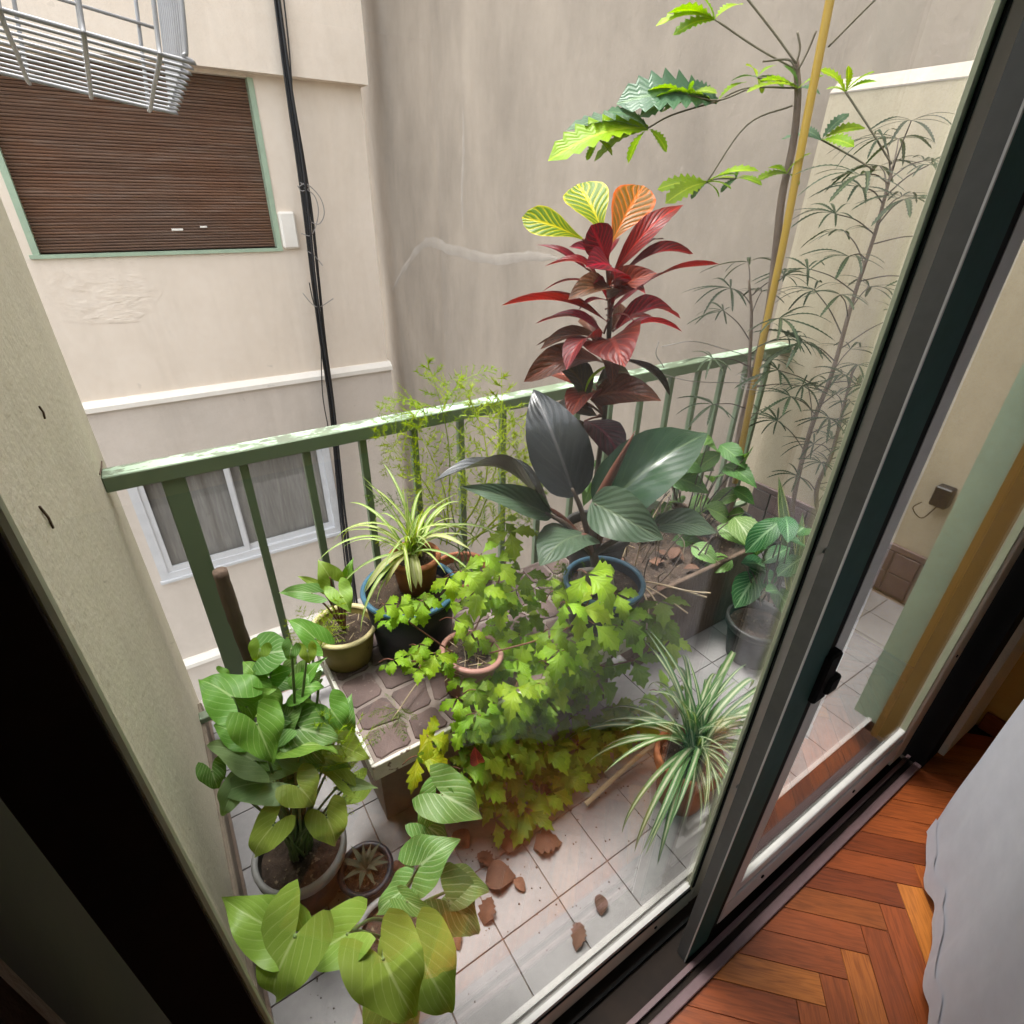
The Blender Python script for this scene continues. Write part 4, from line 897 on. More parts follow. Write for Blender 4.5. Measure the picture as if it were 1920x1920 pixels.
SB = [((791, 1620), (864, 1573), 'arrow_net', 1.15, .0, 0), ((752, 1672), (706, 1716), 'arrow_net', .85, -.02, 0), ((858, 1664), (918, 1672), 'arrow_net', 1.25, .03, 0), ((842, 1690), (898, 1752), 'arrow_net', 1.2, .0, 0),
      ((720, 1800), (778, 1908), 'arrow_pale', 1.0, -.16, 0), ((788, 1795), (848, 1900), 'arrow_pale', .95, -.13, 0), ((552, 1757), (520, 1874), 'arrow_pale', .95, -.10, 0), ((512, 1742), (415, 1682), 'arrow_pale', .85, -.06, 0),
      ((650, 1752), (572, 1806), 'arrow_pale', .85, -.10, 0), ((765, 1690), (818, 1706), 'arrow_net', .7, -.05, 30), ((735, 1905), (742, 1990), 'arrow', 1.0, -.14, 0), ((830, 1490), (905, 1535), 'arrow_net', 1.0, .10, 0), ((800, 1548), (840, 1590), 'arrow_net', 1.0, .08, 0), ((815, 1500), (790, 1560), 'arrow_net', .8, .1, 0)]
arrow_plant('arrowhead_plant', 'large pale arrowhead plant at the bottom by the glass', sb, SB, lambda p: pot(p, (sb.x, sb.y, .002), .085, .065, .16, M['dark_pot'], M['grey_pot'], rimh=.015), .15, Vector((sb.x - .02, .56, 0)), 1.28)
# young arrowhead in the yellow pot
yc = onz(655, 1230, .482); yp = empty('arrowhead_plant', (yc.x, yc.y, .482), 'young arrowhead plant in a stained yellow pot on the bench corner', 'potted plant')
pot(yp, (yc.x, yc.y, .482), .097, .073, .135, M['yellow_pot'], M['yellow_rim'], rimh=.008, fill=.82)
for (bp, tp, sk_, w, off, rl_) in [((618, 1082), (596, 1050), 'arrow_pale', 1.5, 0, 0), ((636, 1110), (658, 1150), 'arrow_pale', 1.3, -.05, 0), ((584, 1112), (522, 1112), 'arrow_net', .75, 0, 0), ((650, 1082), (664, 1044), 'arrow', .7, .03, 0), ((600, 1100), (556, 1080), 'arrow_pale', .5, .02, 0)]:
    B = S(bp[0], bp[1], yc, off); T = tipD(B, tp[0], tp[1], .0); leaf(yp, 'arrow', B, T, tocam(B) * .9 + UP * .5, w, L[sk_], roll=rl_)
    h = Vector((yc.x, yc.y, .59)); stalk(yp, [h, h.lerp(B, .5) + Vector((0, 0, .02)), B], (.004, .0025), M['stem_r'])
for k in range(14):
    a = RG.uniform(0, 6.28); r_ = RG.uniform(.01, .07); p = Vector((yc.x + r_ * math.cos(a), yc.y + r_ * math.sin(a), .482 + .125)); d = Vector((RG.uniform(-1, 1), RG.uniform(-1, 1), RG.uniform(-.05, .3))).normalized() * .03
    MB().tube([p - d * .5, p + d * .5], .0012, 4).build('twig', M['straw'], yp)

# ------------------------------------------------------------------ spider plants
def spider(p, crown, key, n, lmin, lmax, seed, wide=1., amin=0, amax=360, idxs=None):
    rg_ = random.Random(seed)
    for k in range(n):
        a = R(amin + (amax - amin) * (k + rg_.random()) / n); me = VAR[key][rg_.choice(idxs) if idxs else rg_.randrange(len(VAR[key]))]
        l = rg_.uniform(lmin, lmax); reach = Vector(crown).y + .78 * l * math.cos(a)
        if reach < .45: l = max(.16, (Vector(crown).y - .45) / (.78 * abs(math.cos(a))))
        o = bpy.data.objects.new('blade', me); link(o, p)
        c0 = Vector(crown) + Vector((rg_.uniform(-.025, .025), rg_.uniform(-.025, .025), rg_.uniform(-.01, .01)))
        o.matrix_basis = pmat(p).inverted() @ Matrix.Translation(c0) @ Matrix.Rotation(a, 4, 'Z') @ Matrix.Rotation(rg_.uniform(-.15, .15), 4, 'X') @ Matrix.Diagonal((l * wide * rg_.uniform(.8, 1.15), l, l, 1))
rc = onz(1272, 1492, 0.); rp_ = empty('spider_plant', (rc.x, rc.y, 0), 'striped spider plant in a terracotta pot in front of the bench', 'potted plant')
pot(rp_, (rc.x, rc.y, .002), .105, .075, .225, M['terracotta'], M['terracotta'], rimh=.04)
rcr = Vector((rc.x, rc.y, .245)); spider(rp_, rcr, 'strapg', 46, .30, .52, 31); spider(rp_, rcr, 'strapg', 16, .20, .34, 32, idxs=[0, 1]); spider(rp_, rcr, 'strapg', 20, .46, .62, 33, 1., 100, 300, [6, 2, 7])
bc = onz(785, 1212, .482); bp_ = empty('planter_tub', (bc.x, bc.y, .482), 'big dark blue tub of soil at the back of the bench', 'pot')
pot(bp_, (bc.x, bc.y + .03, .482), .145, .12, .235, M['blue_pot'], M['blue_rim'], rimh=.012)
lc = Vector((bc.x + .035, bc.y + .055, .69)); lp_ = empty('spider_plant', lc, 'pale green spider plant in a terracotta pot standing in the blue tub', 'potted plant')
pot(lp_, lc, .075, .058, .12, M['terracotta'], M['terracotta'], rimh=.02)
lcr = lc + Vector((-.01, 0, .125)); spider(lp_, lcr, 'strapl', 46, .20, .34, 41); 
VAR['cream'] = [leaf_mesh('blade', L['strip_y'], [(0, .03), (.2, .055), (.6, .06), (.85, .04), (1, 0)], arch=.22, fold=.25, nt_=12, nx=1)]
for bp, tp, w in (((765, 1030), (685, 1110), 1.), ((770, 1035), (722, 1100), 1.), ((772, 1040), (780, 1104), 1.6), ((778, 1040), (790, 1102), 1.4), ((790, 1015), (882, 1030), .7)):
    B, T = S(bp[0], bp[1], lcr, -.02), S(tp[0], tp[1], lcr, -.11); leaf(lp_, 'cream', B, T, tocam(B) * .5 + UP, w, name='blade')

# ------------------------------------------------------------------ asparagus ferns
ac = Vector((.80, 1.56, .49)); af = empty('asparagus_fern', ac, 'feathery yellow green asparagus fern climbing through the railing', 'potted plant')
pot(af, (ac.x, ac.y, .30), .11, .085, .22, M['terracotta'], M['terracotta'])
FR = [(795, 662), (938, 688), (850, 692), (690, 800), (735, 870), (985, 850), (1000, 910), (960, 800), (900, 880), (680, 930), (760, 770), (1035, 880), (830, 830), (700, 1010)]
FH = [((800, 800), (700, 770)), ((830, 770), (935, 690)), ((870, 760), (960, 800)), ((820, 765), (760, 790)), ((860, 740), (900, 715)), ((880, 780), (1000, 850)), ((800, 790), (690, 830)), ((840, 750), (880, 745)), ((900, 790), (960, 900)), ((780, 820), (720, 900)), ((820, 780), (790, 700)), ((850, 760), (925, 745))]
for k, (x, y) in enumerate(FR):
    T = ony(x, y, YO + RG.uniform(-.20, .05)); m_ = ac + Vector((RG.uniform(-.06, .06), RG.uniform(-.04, .04), .1)); B = m_.lerp(T, .10 if k % 3 else .35)
    leaf(af, 'fern' if y < 850 else RG.choice(['fern', 'fernd']), B, T, Vector((RG.uniform(-.5, .5), -.8, .6)), RG.uniform(.8, 1.2), name='frond', sz=RG.uniform(.6, 1.5))
    if k % 3 == 0: stalk(af, [ac, m_, B], .0025, M['stem_g'], 'stem')
for bp, tp in FH:
    Yq = YO + RG.uniform(-.14, .06); leaf(af, 'fern', ony(bp[0], bp[1], Yq), ony(tp[0], tp[1], Yq - RG.uniform(0, .1)), Vector((RG.uniform(-.5, .5), -.5, .9)), 1.3, name='frond', sz=1.4)
ac2 = onz(1060, 1110, .55); af2 = empty('asparagus_fern', ac2, 'dark asparagus fern tuft between the ivy and the philodendron', 'plant')
for k in range(10):
    T = ac2 + Vector((RG.uniform(-.13, .13), RG.uniform(-.1, .12), RG.uniform(.08, .26))); leaf(af2, 'fernd', ac2 - Vector((0, 0, .05)), T, Vector((RG.uniform(-1, 1), -.6, .6)), 1.3, name='frond')
ac3 = S(600, 1215, sc, .28); af3 = empty('asparagus_fern', ac3, 'small asparagus fern behind the left arrowhead plant', 'plant')
for (x, y) in ((600, 1140), (555, 1135), (530, 1160), (620, 1170), (570, 1180), (640, 1110), (540, 1200)):
    leaf(af3, 'fern', ac3, S(x, y, sc, .26), Vector((RG.uniform(-.6, .6), -.7, .6)), 1.2, name='frond')
ac4 = S(648, 1440, sc, .05); af4 = empty('asparagus_fern', ac4, 'asparagus fern sprig hanging at the bench corner', 'plant')
for (x, y) in ((690, 1450), (665, 1490), (640, 1520), (700, 1480), (655, 1530), (610, 1400), (590, 1330)):
    leaf(af4, 'fern', ac4, S(x, y, sc, -.02), tocam(ac4), 1.3, name='frond')
for i_, (bp, tp) in enumerate((((760, 1300), (690, 1350)), ((770, 1330), (715, 1390)), ((745, 1350), (760, 1400)), ((720, 1320), (680, 1310)))):
    pass
ac5 = onz(745, 1330, .49); af5 = empty('asparagus_fern', ac5, 'thin stray asparagus fern lying over the bench slabs', 'plant')
for (x, y) in ((690, 1345), (700, 1400), (760, 1390), (720, 1300), (785, 1350)):
    leaf(af5, 'fernd', ac5, onz(x, y, .53), UP, .9, name='frond')
stalk(af5, [onz(735, 1350, .50), onz(790, 1270, .52), onz(825, 1235, .53)], .002, M['straw'], 'stem')

# ------------------------------------------------------------------ grape ivy
vc = onz(870, 1286, .482); gi = empty('grape_ivy', (vc.x, vc.y, .482), 'grape ivy sprawling from a pinkish pot over the bench front', 'potted plant')
pot(gi, (vc.x + .01, vc.y, .482), .088, .068, .135, M['pink_pot'], M['pink_pot'], rimh=.012, tilt=Matrix.Rotation(R(9), 3, 'Y'))
IV = [(960, 1012, 76, 'y'), (915, 1045, 60, 'y'), (880, 1085, 72, 'y'), (940, 1068, 66, 'y'), (895, 1122, 78, 'y'), (845, 1095, 50, 'y'), (985, 1090, 55, ''), (868, 1160, 56, 'y'), (930, 1128, 56, 'y'), (968, 1130, 52, ''), (1010, 1110, 50, ''), (1000, 1160, 60, ''), (1050, 1110, 46, ''), (1075, 1140, 62, 'y'),
      (1118, 1096, 84, 'y'), (1105, 1148, 88, 'y'), (1130, 1185, 76, 'y'), (1112, 1205, 70, ''), (1162, 1128, 66, ''), (985, 1200, 62, ''), (940, 1210, 62, ''), (905, 1205, 52, ''), (1010, 1230, 66, ''), (1040, 1190, 66, ''), (1080, 1228, 66, ''), (880, 1196, 44, 'y'), (960, 1248, 66, ''), (925, 1255, 60, ''), (998, 1272, 92, 'y'),
      (990, 1302, 84, ''), (905, 1262, 62, 'y'), (930, 1290, 76, 'y'), (900, 1325, 78, 'y'), (1050, 1300, 62, ''), (1100, 1268, 62, ''), (1070, 1210, 52, ''), (760, 1142, 52, 'y'), (792, 1142, 58, ''), (742, 1160, 42, 'y'), (730, 1142, 42, 'y'), (765, 1236, 46, ''), (792, 1216, 42, ''), (812, 1240, 50, 'y'), (838, 1248, 42, ''), (785, 1262, 42, 'y'), (748, 1240, 40, ''),
      (818, 1388, 62, 'w'), (802, 1425, 72, 'w'), (865, 1380, 54, ''), (905, 1400, 84, ''), (938, 1418, 84, ''), (885, 1446, 74, ''), (985, 1398, 84, ''), (1008, 1424, 84, ''), (975, 1368, 62, 'y'), (930, 1372, 62, ''), (1100, 1408, 62, ''), (1140, 1368, 62, ''), (1160, 1340, 64, ''), (1110, 1440, 72, ''), (1168, 1420, 82, ''), (1192, 1450, 72, ''), (1182, 1492, 72, ''),
      (1150, 1398, 54, ''), (1030, 1340, 54, ''), (1080, 1350, 54, ''), (960, 1462, 62, ''), (920, 1512, 64, ''), (945, 1538, 62, ''), (1000, 1520, 82, 'y'), (1012, 1548, 66, 'y'), (1070, 1500, 58, 'y'), (1042, 1572, 66, 'w'), (985, 1488, 54, ''), (978, 1612, 66, ''), (860, 1500, 52, ''), (1238, 1172, 62, ''), (1258, 1215, 62, ''), (1195, 1252, 62, ''), (1142, 1258, 54, ''), (1180, 1345, 44, 'w'), (1215, 1375, 40, 'w'), (1050, 1410, 60, ''), (1060, 1450, 60, '')]
IV += [(RG.uniform(930, 1190), RG.uniform(1100, 1330), RG.uniform(45, 80), RG.choice(['', 'y'])) for _ in range(6)] + [(RG.uniform(860, 1180), RG.uniform(1370, 1500), RG.uniform(55, 85), RG.choice(['', 'y'])) for _ in range(10)]
for i_ in range(len(IV)):
    if IV[i_][3] == '' and RG.random() < .2: IV[i_] = IV[i_][:3] + ('y',)
EDGE = len(IV)
IV += [(890 + 20 * k + RG.uniform(-14, 14), 1342 - 10.5 * k + RG.uniform(-26, 34), RG.uniform(55, 82), RG.choice(['', '', 'y'])) for k in range(19)]
def ivyY(px, py): return (min if px > 1030 and py < 1300 else (lambda a, b_: a))(interp([(980, 1.17), (1150, 1.09), (1260, 1.0), (1340, .93), (1420, .88), (1520, .83), (1640, .80)], py), .865)
for k, (x, y, sz_, sk_) in enumerate(IV):
    for rep in range(2 if y < 1470 and not (x > 1030 and y < 1300) else 1):
        jx, jy = (0, 0) if not rep else (RG.uniform(-45, 45), RG.uniform(-30, 35))
        P = ony(x + jx, y + jy, (ivyY(x, y + jy) if k < EDGE else .885) + (0 if not rep else RG.uniform(.03, .13)))
        if rep and P.z < .50 and P.y > .93: P.y = .92
        if P.z < .07: P.z = .07
        Dp = (P - CAM).dot(ROT @ Vector((0, 0, -1))); ln = sz_ * .95 * Dp / F * (RG.uniform(.8, 1.12) if not rep else RG.uniform(.5, .95))
        a = RG.uniform(-70, 70); d = Vector((math.sin(R(a)), -math.cos(R(a)) * .9, RG.uniform(-.75, -.05))).normalized()
        B = P - d * ln * .30; T = B + d * ln
        leaf(gi, 'ivy', B, T, UP * 1. + tocam(B) * RG.uniform(.3, .9), RG.uniform(1.0, 1.3), L[{'': 'ivy', 'y': 'ivy_young', 'w': 'ivy_yellow'}[sk_ if not rep else '']], sz=RG.uniform(.7, 1.4))
        if not rep or k % 2 == 0:
            back = B + Vector((RG.uniform(-.04, .04), RG.uniform(.02, .06), -RG.uniform(.02, .07)))
            stalk(gi, [back, back.lerp(B, .5) + Vector((0, 0, .008)), B], .0015, M['stem_r'])
top = Vector((vc.x, vc.y, .6))
for pix in ([(960, 1020), (930, 1100), (880, 1200)], [(1118, 1100), (1060, 1180), (900, 1230)], [(1000, 1280), (940, 1260), (880, 1235)], [(935, 1420), (905, 1350), (880, 1260)], [(1050, 1510), (985, 1470), (945, 1400), (900, 1320)], [(1180, 1490), (1140, 1400), (1060, 1320), (960, 1280)], [(745, 1150), (800, 1190), (850, 1225)], [(765, 1240), (830, 1240), (865, 1235)], [(1040, 1570), (1000, 1520), (985, 1490)], [(1255, 1215), (1180, 1240), (1060, 1260)], [(940, 1540), (930, 1480), (920, 1400)]):
    stalk(gi, [ony(x, y, ivyY(x, y) + .03) for x, y in pix], .0026, M['stem_r'], 'vine')
for k in range(16):
    x, y = RG.uniform(830, 900), RG.uniform(1200, 1270); P = onz(x, y, .61); d = Vector((RG.uniform(-1, 1), RG.uniform(-1, 1), RG.uniform(0, .5))).normalized() * .05
    MB().tube([P - d * .5, P + d * .5], .0012, 4).build('twig', M['straw'], gi)

# ------------------------------------------------------------------ tall false aralias at the right
tc_ = Vector((2.42, 1.50, 0)); ta = empty('aralia_tree', (tc_.x, tc_.y, 0), 'tall false aralia with bright broad lobed leaves beside the yellow cane', 'potted plant')
pot(ta, (tc_.x - .02, tc_.y, .002), .15, .12, .28, M['dark_pot'], M['dark_pot'])
TP = [Vector((tc_.x, tc_.y, .25))] + [S(x, y, tc_) for x, y in ((1385, 830), (1410, 720), (1440, 590), (1455, 470), (1466, 370), (1487, 270), (1496, 180), (1492, 115))]
stalk(ta, TP, (.022, .012), M['trunk'], 'trunk')
AMX = [ # hub px, leaflet tips px, skin, petiole px
 ((1340, 36), [(1230, 42), (1262, 62), (1300, -20), (1392, 4), (1250, 20)], 'aral_y', [(1420, 90), (1492, 130)], .02),
 ((1345, 190), [(1262, 160), (1195, 192), (1158, 186), (1400, 150), (1300, 200), (1290, 155), (1240, 205)], 'mix', [(1400, 165), (1490, 165)], .0),
 ((1215, 240), [(1062, 236), (1028, 292), (1112, 298), (1176, 304), (1252, 284), (1140, 205), (1085, 262)], 'mix', [(1262, 215), (1345, 190)], -.03),
 ((1325, 342), [(1232, 352), (1248, 378), (1296, 372), (1386, 325), (1424, 316), (1372, 352), (1350, 370)], 'mix', [(1400, 235), (1486, 198)], -.05),
 ((1497, 165), [(1425, 150), (1400, 168), (1545, 140), (1470, 120), (1540, 175)], 'mix', [(1496, 175), (1495, 180)], -.02),
 ((1585, 172), [(1540, 128), (1592, 122), (1645, 150), (1640, 132), (1550, 165)], 'aral_y', [(1630, 240), (1672, 308)], .05),
 ((1540, 262), [(1465, 258), (1624, 236), (1592, 210), (1602, 272), (1500, 240)], 'mix', [(1600, 295), (1640, 320)], .02),
 ((1290, 178), [(1215, 165), (1240, 200), (1300, 150), (1345, 172), (1200, 215)], 'mix', [(1345, 188), (1400, 168)], -.05),
 ((1420, 145), [(1370, 150), (1400, 120), (1455, 120), (1470, 160), (1430, 175)], 'mix', [(1460, 150), (1495, 165)], .04),
 ((1120, 262), [(1070, 250), (1060, 285), (1100, 300), (1150, 290), (1165, 250)], 'mix', [(1165, 250), (1215, 240)], -.02),
 ((1380, 335), [(1330, 340), (1350, 360), (1410, 330), (1430, 345), (1390, 310)], 'mix', [(1345, 335), (1325, 342)], .0),
 ((1475, 325), [(1420, 335), (1440, 312), (1520, 285), (1500, 345)], 'aral_y', [(1480, 320), (1484, 300)], -.03)]
for k, (h_, tips, sk_, pet, off) in enumerate(AMX):
    H = S(h_[0], h_[1], tc_, off)
    for q, (x, y) in enumerate(tips):
        T = S(x, y, tc_, off + RG.uniform(-.07, .07)); s_ = sk_ if sk_ != 'mix' else ('aral_y' if RG.random() < .62 else 'aral_b')
        leaf(ta, 'amid', H, T, UP * .9 + tocam(H) * RG.uniform(.1, .6), RG.uniform(1.0, 1.45), L[s_], name='leaflet', roll=RG.uniform(-25, 25))
    stalk(ta, [H] + [S(x, y, tc_, off * .5) for x, y in pet], .0035, M['stem_o'])
for pix in ([(1492, 118), (1450, 60), (1395, -10)], [(1553, 88), (1600, 40), (1650, -10)], [(1493, 120), (1500, 90), (1495, 60)], [(1497, 130), (1515, 95), (1530, 58)], [(1492, 130), (1478, 112), (1430, 115)]):
    stalk(ta, [S(x, y, tc_, -.02) for x, y in pix], .0038, M['stem_o'])
cane = MB().tube(curve([S(x, y, tc_, -.05) for x, y in ((1378, 905), (1395, 815), (1430, 640), (1470, 450), (1505, 265), (1535, 110), (1568, -60))], 5), .0155, 12).build('yellow_cane', M['cane'], None, True)
tag(cane, 'thick yellow bamboo cane propped beside the tall trunk', 'cane')
for k in range(4):
    c0 = S(1408 + k * .8, 705 + k * 7, tc_, -.03); ring = [c0 + Vector((.055 * math.cos(a), .045 * math.sin(a), .004 * math.sin(3 * a + k))) for a in [i / 14 * 6.2832 for i in range(15)]]
    MB().tube(ring, .002, 4).build('tie_wire', M['wire'], ta)
def juvenile(name, label, c, pix, potr, nodes, llen, seed, pet=.16):
    rg_ = random.Random(seed); p = empty(name, (c.x, c.y, 0), label, 'potted plant')
    if potr: pot(p, (c.x, c.y, .002), potr, potr * .8, .26, M['dark_pot'], M['dark_pot'])
    P = [Vector((c.x, c.y, .22))] + [S(x, y, c) for x, y in pix]; stalk(p, P, (.013, .005), M['trunk'], 'trunk'); Q = curve(P, 12)
    for k in range(nodes):
        t = .22 + .78 * (k + .3 * rg_.random()) / nodes; b_ = Q[min(int(t * (len(Q) - 1)), len(Q) - 1)]
        a = k * 2.4 + rg_.uniform(-.5, .5); top_ = t > .9
        d = Vector((math.cos(a), math.sin(a) * .7, .35 + (.9 if top_ else 0) + rg_.uniform(-.25, .35))).normalized(); l = pet * rg_.uniform(.75, 1.3) * (1.25 - .5 * t)
        H = b_ + d * l
        if H.x > XR - .06: H.x = XR - .06
        stalk(p, [b_, b_.lerp(H, .5) + Vector((0, 0, .015)), H], (.003, .002), M['stem_d'])
        hd = Vector((d.x, d.y, -.15)).normalized(); leaf(p, 'aj', H, H + hd * llen * rg_.uniform(.75, 1.2), UP + tocam(H) * .25, 1., None, sz=1.)
juvenile('aralia_tree', 'dark fine leaved false aralia nearest the side wall', Vector((2.62, 1.24, 0)), [(1490, 925), (1520, 805), (1560, 700), (1600, 560), (1640, 440), (1664, 350), (1676, 308)], .12, 30, .23, 3, .20)
juvenile('aralia_tree', 'slim dark false aralia stem left of the yellow cane', Vector((2.36, 1.56, 0)), [(1398, 780), (1405, 680), (1409, 590), (1404, 525)], .10, 12, .21, 8, .19)
juvenile('aralia_tree', 'small wispy false aralia at the foot of the side wall', Vector((2.68, 1.05, 0)), [(1530, 930), (1560, 850), (1580, 770), (1600, 690)], .10, 16, .17, 12, .10)

# ------------------------------------------------------------------ leafy shrubs at the right
def shrub(name, label, c, z0, pix, key, mat, size, potr=None, potz=0., seed=1, face=.8):
    rg_ = random.Random(seed); p = empty(name, (c.x, c.y, potz), label, 'potted plant')
    if potr: pot(p, (c.x, c.y, potz), potr, potr * .78, .2, M['dark_pot'], M['dark_pot'])
    for k, (x, y) in enumerate(pix):
        P = S(x, y, c, rg_.uniform(-.10, .10)); a = rg_.uniform(0, 6.28); d = Vector((math.cos(a), math.sin(a) - .5, rg_.uniform(-.8, -.1))).normalized(); l = size * rg_.uniform(.75, 1.25)
        B = P - d * l * .45; leaf(p, key, B, B + d * l, UP * .8 + tocam(B) * face, rg_.uniform(.95, 1.25), mat)
        h = Vector((c.x + rg_.uniform(-.04, .04), c.y + rg_.uniform(-.04, .04), z0)); stalk(p, [h, h.lerp(B, .55) + Vector((0, 0, .03)), B], (.004, .002), M['stem_d'])
shc = Vector((1.98, 1.42, .37))
shrub('leafy_shrub', 'green shrub with toothed veined leaves right of the philodendron', shc, .3, [(1335, 842), (1372, 855), (1298, 872), (1385, 892), (1340, 900), (1288, 908), (1310, 950), (1362, 935), (1270, 945), (1392, 930), (1325, 870), (1255, 880), (1280, 850), (1310, 830), (1240, 960), (1300, 985), (1345, 965), (1380, 968), (1105, 925), (1120, 890), (1090, 900), (1210, 990), (1268, 1000), (1290, 1020), (1225, 1040), (1255, 1060), (1200, 1060), (1310, 1075), (1350, 1090), (1380, 1060), (1330, 1110), (1280, 1085), (1235, 930), (1400, 860), (1360, 1130), (1390, 1110)], 'ovate', L['shrub'], .165, None, .37, 4)
shc2 = Vector((1.80, 1.20, .37))
shrub('leafy_shrub', 'mottled leaved plant with two hanging leaves below the shrub', shc2, .38, [(1372, 1005), (1345, 1062), (1395, 1000), (1320, 1040)], 'ovate', L['arrow_net'], .18, None, .37, 6)
shc3 = Vector((1.93, .93, 0))
shrub('leafy_shrub', 'glossy dark green plant with silver veins beside the door stile', shc3, .3, [(1440, 1000), (1475, 990), (1422, 1035), (1458, 1040), (1490, 1020), (1430, 1085), (1465, 1080), (1448, 1110), (1485, 1060), (1412, 1060), (1500, 1000), (1470, 1130), (1405, 1100)], 'ell', L['fit'], .18, .13, .002, 9)
swd = empty('sword_plant', (2.15, 1.0, .0), 'single upright banded sword leaf beside the silver veined plant', 'potted plant')
pot(swd, (2.15, 1.0, .002), .09, .07, .2, M['dark_pot'], M['dark_pot'])
VAR['sans'] = [leaf_mesh('leaf', L['sans'], [(0, .035), (.2, .05), (.6, .05), (.85, .03), (1, 0)], arch=.12, fold=.3, nt_=16, nx=2)]
c_ = Vector((2.15, 1.0, 0)); leaf(swd, 'sans', S(1486, 1120, c_), S(1460, 893, c_), tocam(c_), .9); leaf(swd, 'sans', S(1492, 1110, c_), S(1505, 960, c_, .03), tocam(c_), .9)

# long dark planter box and clutter behind the spider plant
pb = empty('planter_box', (1.72, 1.38, 0), 'long dark planter box of bare soil and stems at the back right', 'planter')
b = MB(); x0, x1, y0, y1 = 1.42, 2.16, 1.14, 1.66
b.cbox(x0, x1, y0, y0 + .02, .002, .40, .004); b.cbox(x0, x1, y1 - .02, y1, .002, .40, .004); b.cbox(x0, x0 + .02, y0 + .02, y1 - .02, .002, .40, .004); b.cbox(x1 - .02, x1, y0 + .02, y1 - .02, .002, .40, .004); b.build('box', M['bark'], pb)
n_ = 22; mb = MB(); rg_ = random.Random(77)
mb.v = [(x0 + .02 + (x1 - x0 - .04) * i / n_, y0 + .02 + (y1 - y0 - .04) * j / n_, .365 + rg_.uniform(-.012, .014)) for j in range(n_ + 1) for i in range(n_ + 1)]
mb.f = [(j * (n_ + 1) + i, j * (n_ + 1) + i + 1, (j + 1) * (n_ + 1) + i + 1, (j + 1) * (n_ + 1) + i) for j in range(n_) for i in range(n_)]
mb.build('soil', M['soil'], pb, True)
for k in range(44):
    a = Vector((rg_.uniform(x0 + .05, x1 - .05), rg_.uniform(y0 + .05, y1 - .05), .36)); e = a + Vector((rg_.uniform(-.16, .16), rg_.uniform(-.12, .12), rg_.uniform(.06, .34)))
    MB().tube(curve([a, a.lerp(e, .5) + Vector((rg_.uniform(-.03, .03), rg_.uniform(-.03, .03), .02)), e], 4), .0026, 5).build('bare_stem', M[rg_.choice(['straw', 'stem_o', 'stem_d', 'stem_d'])], pb)
for k in range(26):
    a = Vector((rg_.uniform(x0 + .05, x1 - .05), rg_.uniform(y0 + .03, y1 - .08), .385 + rg_.uniform(0, .02))); an = rg_.uniform(0, 6.28)
    leaf(pb, 'ovate', a, a + Vector((math.cos(an), math.sin(an), rg_.uniform(-.1, .3))) * rg_.uniform(.05, .09), UP, 1.1, M['dead'], name='dry_leaf')
# ------------------------------------------------------------------ small things
b = MB(); P = onz(1128, 1090, .70)
b.cbox(-.055, .055, -.02, .02, -.04, .04, .004); o = b.build('brick', M['concrete']); o.location = onz(1118, 1086, .715); o.rotation_euler = (R(-25), 0, R(-20)); tag(o, 'grey broken brick resting in the blue rimmed pot', 'brick')
tw = empty('dry_branch', onz(1195, 1090, .56), 'forked dry straw coloured branch right of the blue rimmed pot', 'branch')
for k, pix in enumerate([[(1195, 1088), (1250, 1098), (1325, 1120)], [(1198, 1092), (1240, 1115), (1290, 1150)], [(1197, 1090), (1225, 1120), (1245, 1170)], [(1230, 1094), (1290, 1108), (1332, 1112)], [(1198, 1092), (1215, 1135), (1212, 1180)]]):
    MB().tube(curve([onz(x, y, .56 + .004 * k) for x, y in pix], 5), .0033, 5).build('twig', M['straw'], tw)
o = MB().tube(curve([onz(1098, 1508, .03), onz(1150, 1460, .06), onz(1205, 1412, .10), onz(1260, 1375, .16)], 5), .0085, 8).build('bamboo_stick', M['straw']); tag(o, 'pale stick leaning low between ivy and spider plant', 'stick')
# small succulent in a shallow pot between the two arrowheads
q = onz(690, 1640, .12); sq = empty('succulent_plant', (q.x, q.y + .02, 0), 'small grey spiky succulent in a dark blue pot between the arrowheads', 'potted plant')
pot(sq, (q.x, q.y + .02, .002), .07, .055, .12, M['blue_pot'], M['blue_pot'], rimh=.01)
VAR['suc'] = [leaf_mesh('leaf', L['cact'], [(0, .06), (.3, .09), (.7, .06), (1, 0)], arch=.15, fold=.3, nt_=8, nx=1)]
for k in range(12):
    a = k * 2.4; el = .3 + .05 * k; B = Vector((q.x, q.y + .02, .11)); T = B + Vector((math.cos(a) * math.cos(el), math.sin(a) * math.cos(el), math.sin(el))) * RG.uniform(.06, .10); leaf(sq, 'suc', B, T, UP, 1.2)
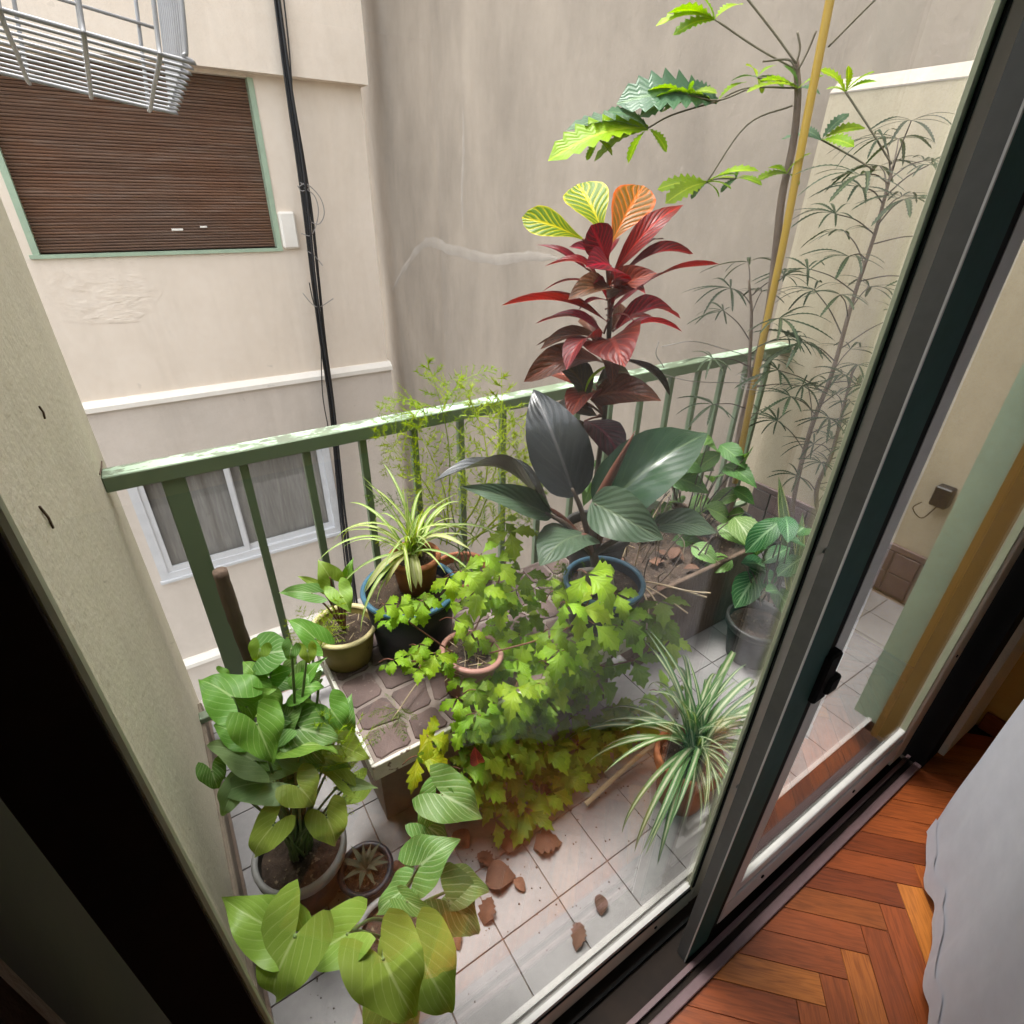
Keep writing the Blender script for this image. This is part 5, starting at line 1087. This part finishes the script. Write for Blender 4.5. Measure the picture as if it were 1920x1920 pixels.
# fallen leaves on the tiles
dead_o = [ELL, toothed(OVATE, 5, .35), toothed(ELL, 6, .3), OVATE]
VAR['dead'] = [leaf_mesh('fallen_leaf', M['dead'], toothed(o_, 8, .0) if i in (0, 3) else o_, rows=None if i in (0, 3) else [p[0] for p in o_], arch=.26, fold=.35, wave=.16, nx=3) for i, o_ in enumerate(dead_o)]
DL = [((1128, 1718), (1124, 1676), 0, 1.4, 'small oval fallen leaf alone near the door track'), ((1080, 1785), (1088, 1728), 2, 1.3, 'ragged brown fallen leaf on the tile joint by the door'), ((908, 1735), (922, 1680), 1, 1.3, 'curled dark fallen leaf under the pale arrowhead'), ((910, 1655), (968, 1642), 3, 1.5, 'broad russet fallen leaf beside the pale arrowhead'),
      ((962, 1648), (985, 1672), 0, 1.2, 'small tan fallen leaf touching the russet one'), ((848, 1748), (862, 1782), 3, 1.4, 'greenish brown fallen leaf under the pale arrowhead tip'), ((925, 1628), (895, 1600), 2, 1.6, 'dark wet fallen leaf under the hanging ivy'), ((1000, 1592), (1055, 1580), 1, 1.5, 'torn brown fallen leaf under the ivy tip'), ((940, 1590), (985, 1575), 3, 1.5, 'rusty fallen leaf close to the bench foot'),
      ((770, 1640), (730, 1620), 1, 1.6, 'crumpled fallen leaf between bench and succulent'), ((880, 1590), (850, 1560), 0, 1.6, 'flat brown fallen leaf near the bench wall')]
for (bp, tp, i_, w, lab) in DL:
    B, T = onz(bp[0], bp[1], .006), onz(tp[0], tp[1], .008); rot, ln = frame(B, T, UP)
    o = bpy.data.objects.new('fallen_leaf', VAR['dead'][i_]); link(o); o.matrix_world = Matrix.Translation(B) @ rot.to_4x4() @ Matrix.Diagonal((ln * w, ln, ln, 1)); tag(o, lab, 'leaf', 'fallen leaves on the tiles')
tag(leaf(gi, 'crot', ony(897, 1432, .83), ony(890, 1400, .83), tocam((.5, .8, .5)), 1.0, L['crot_p'], name='dry_leaf'), 'pink dried leaf caught in the ivy')

mb = MB(); rg_ = random.Random(5)
for k in range(700):
    x = rg_.uniform(-.15, 1.5); y = .97 - abs(rg_.gauss(0, .16)) if k % 3 else rg_.uniform(.5, 1.0)
    if y < .46: continue
    r_ = rg_.uniform(.0008, .0035) * (1.6 if k % 17 == 0 else 1); n = len(mb.v); a = rg_.uniform(0, 6.28)
    mb.v += [(x + r_ * math.cos(a + q * 1.57) * rg_.uniform(.6, 1.4), y + r_ * math.sin(a + q * 1.57), .0008) for q in range(4)] + [(x, y, r_ * .9 + .001)]
    mb.f += [(n, n + 1, n + 4), (n + 1, n + 2, n + 4), (n + 2, n + 3, n + 4), (n + 3, n, n + 4)]
tag(mb.build('soil_crumbs', M['soil']), 'scattered soil crumbs on the balcony tiles', 'soil', kind='stuff')
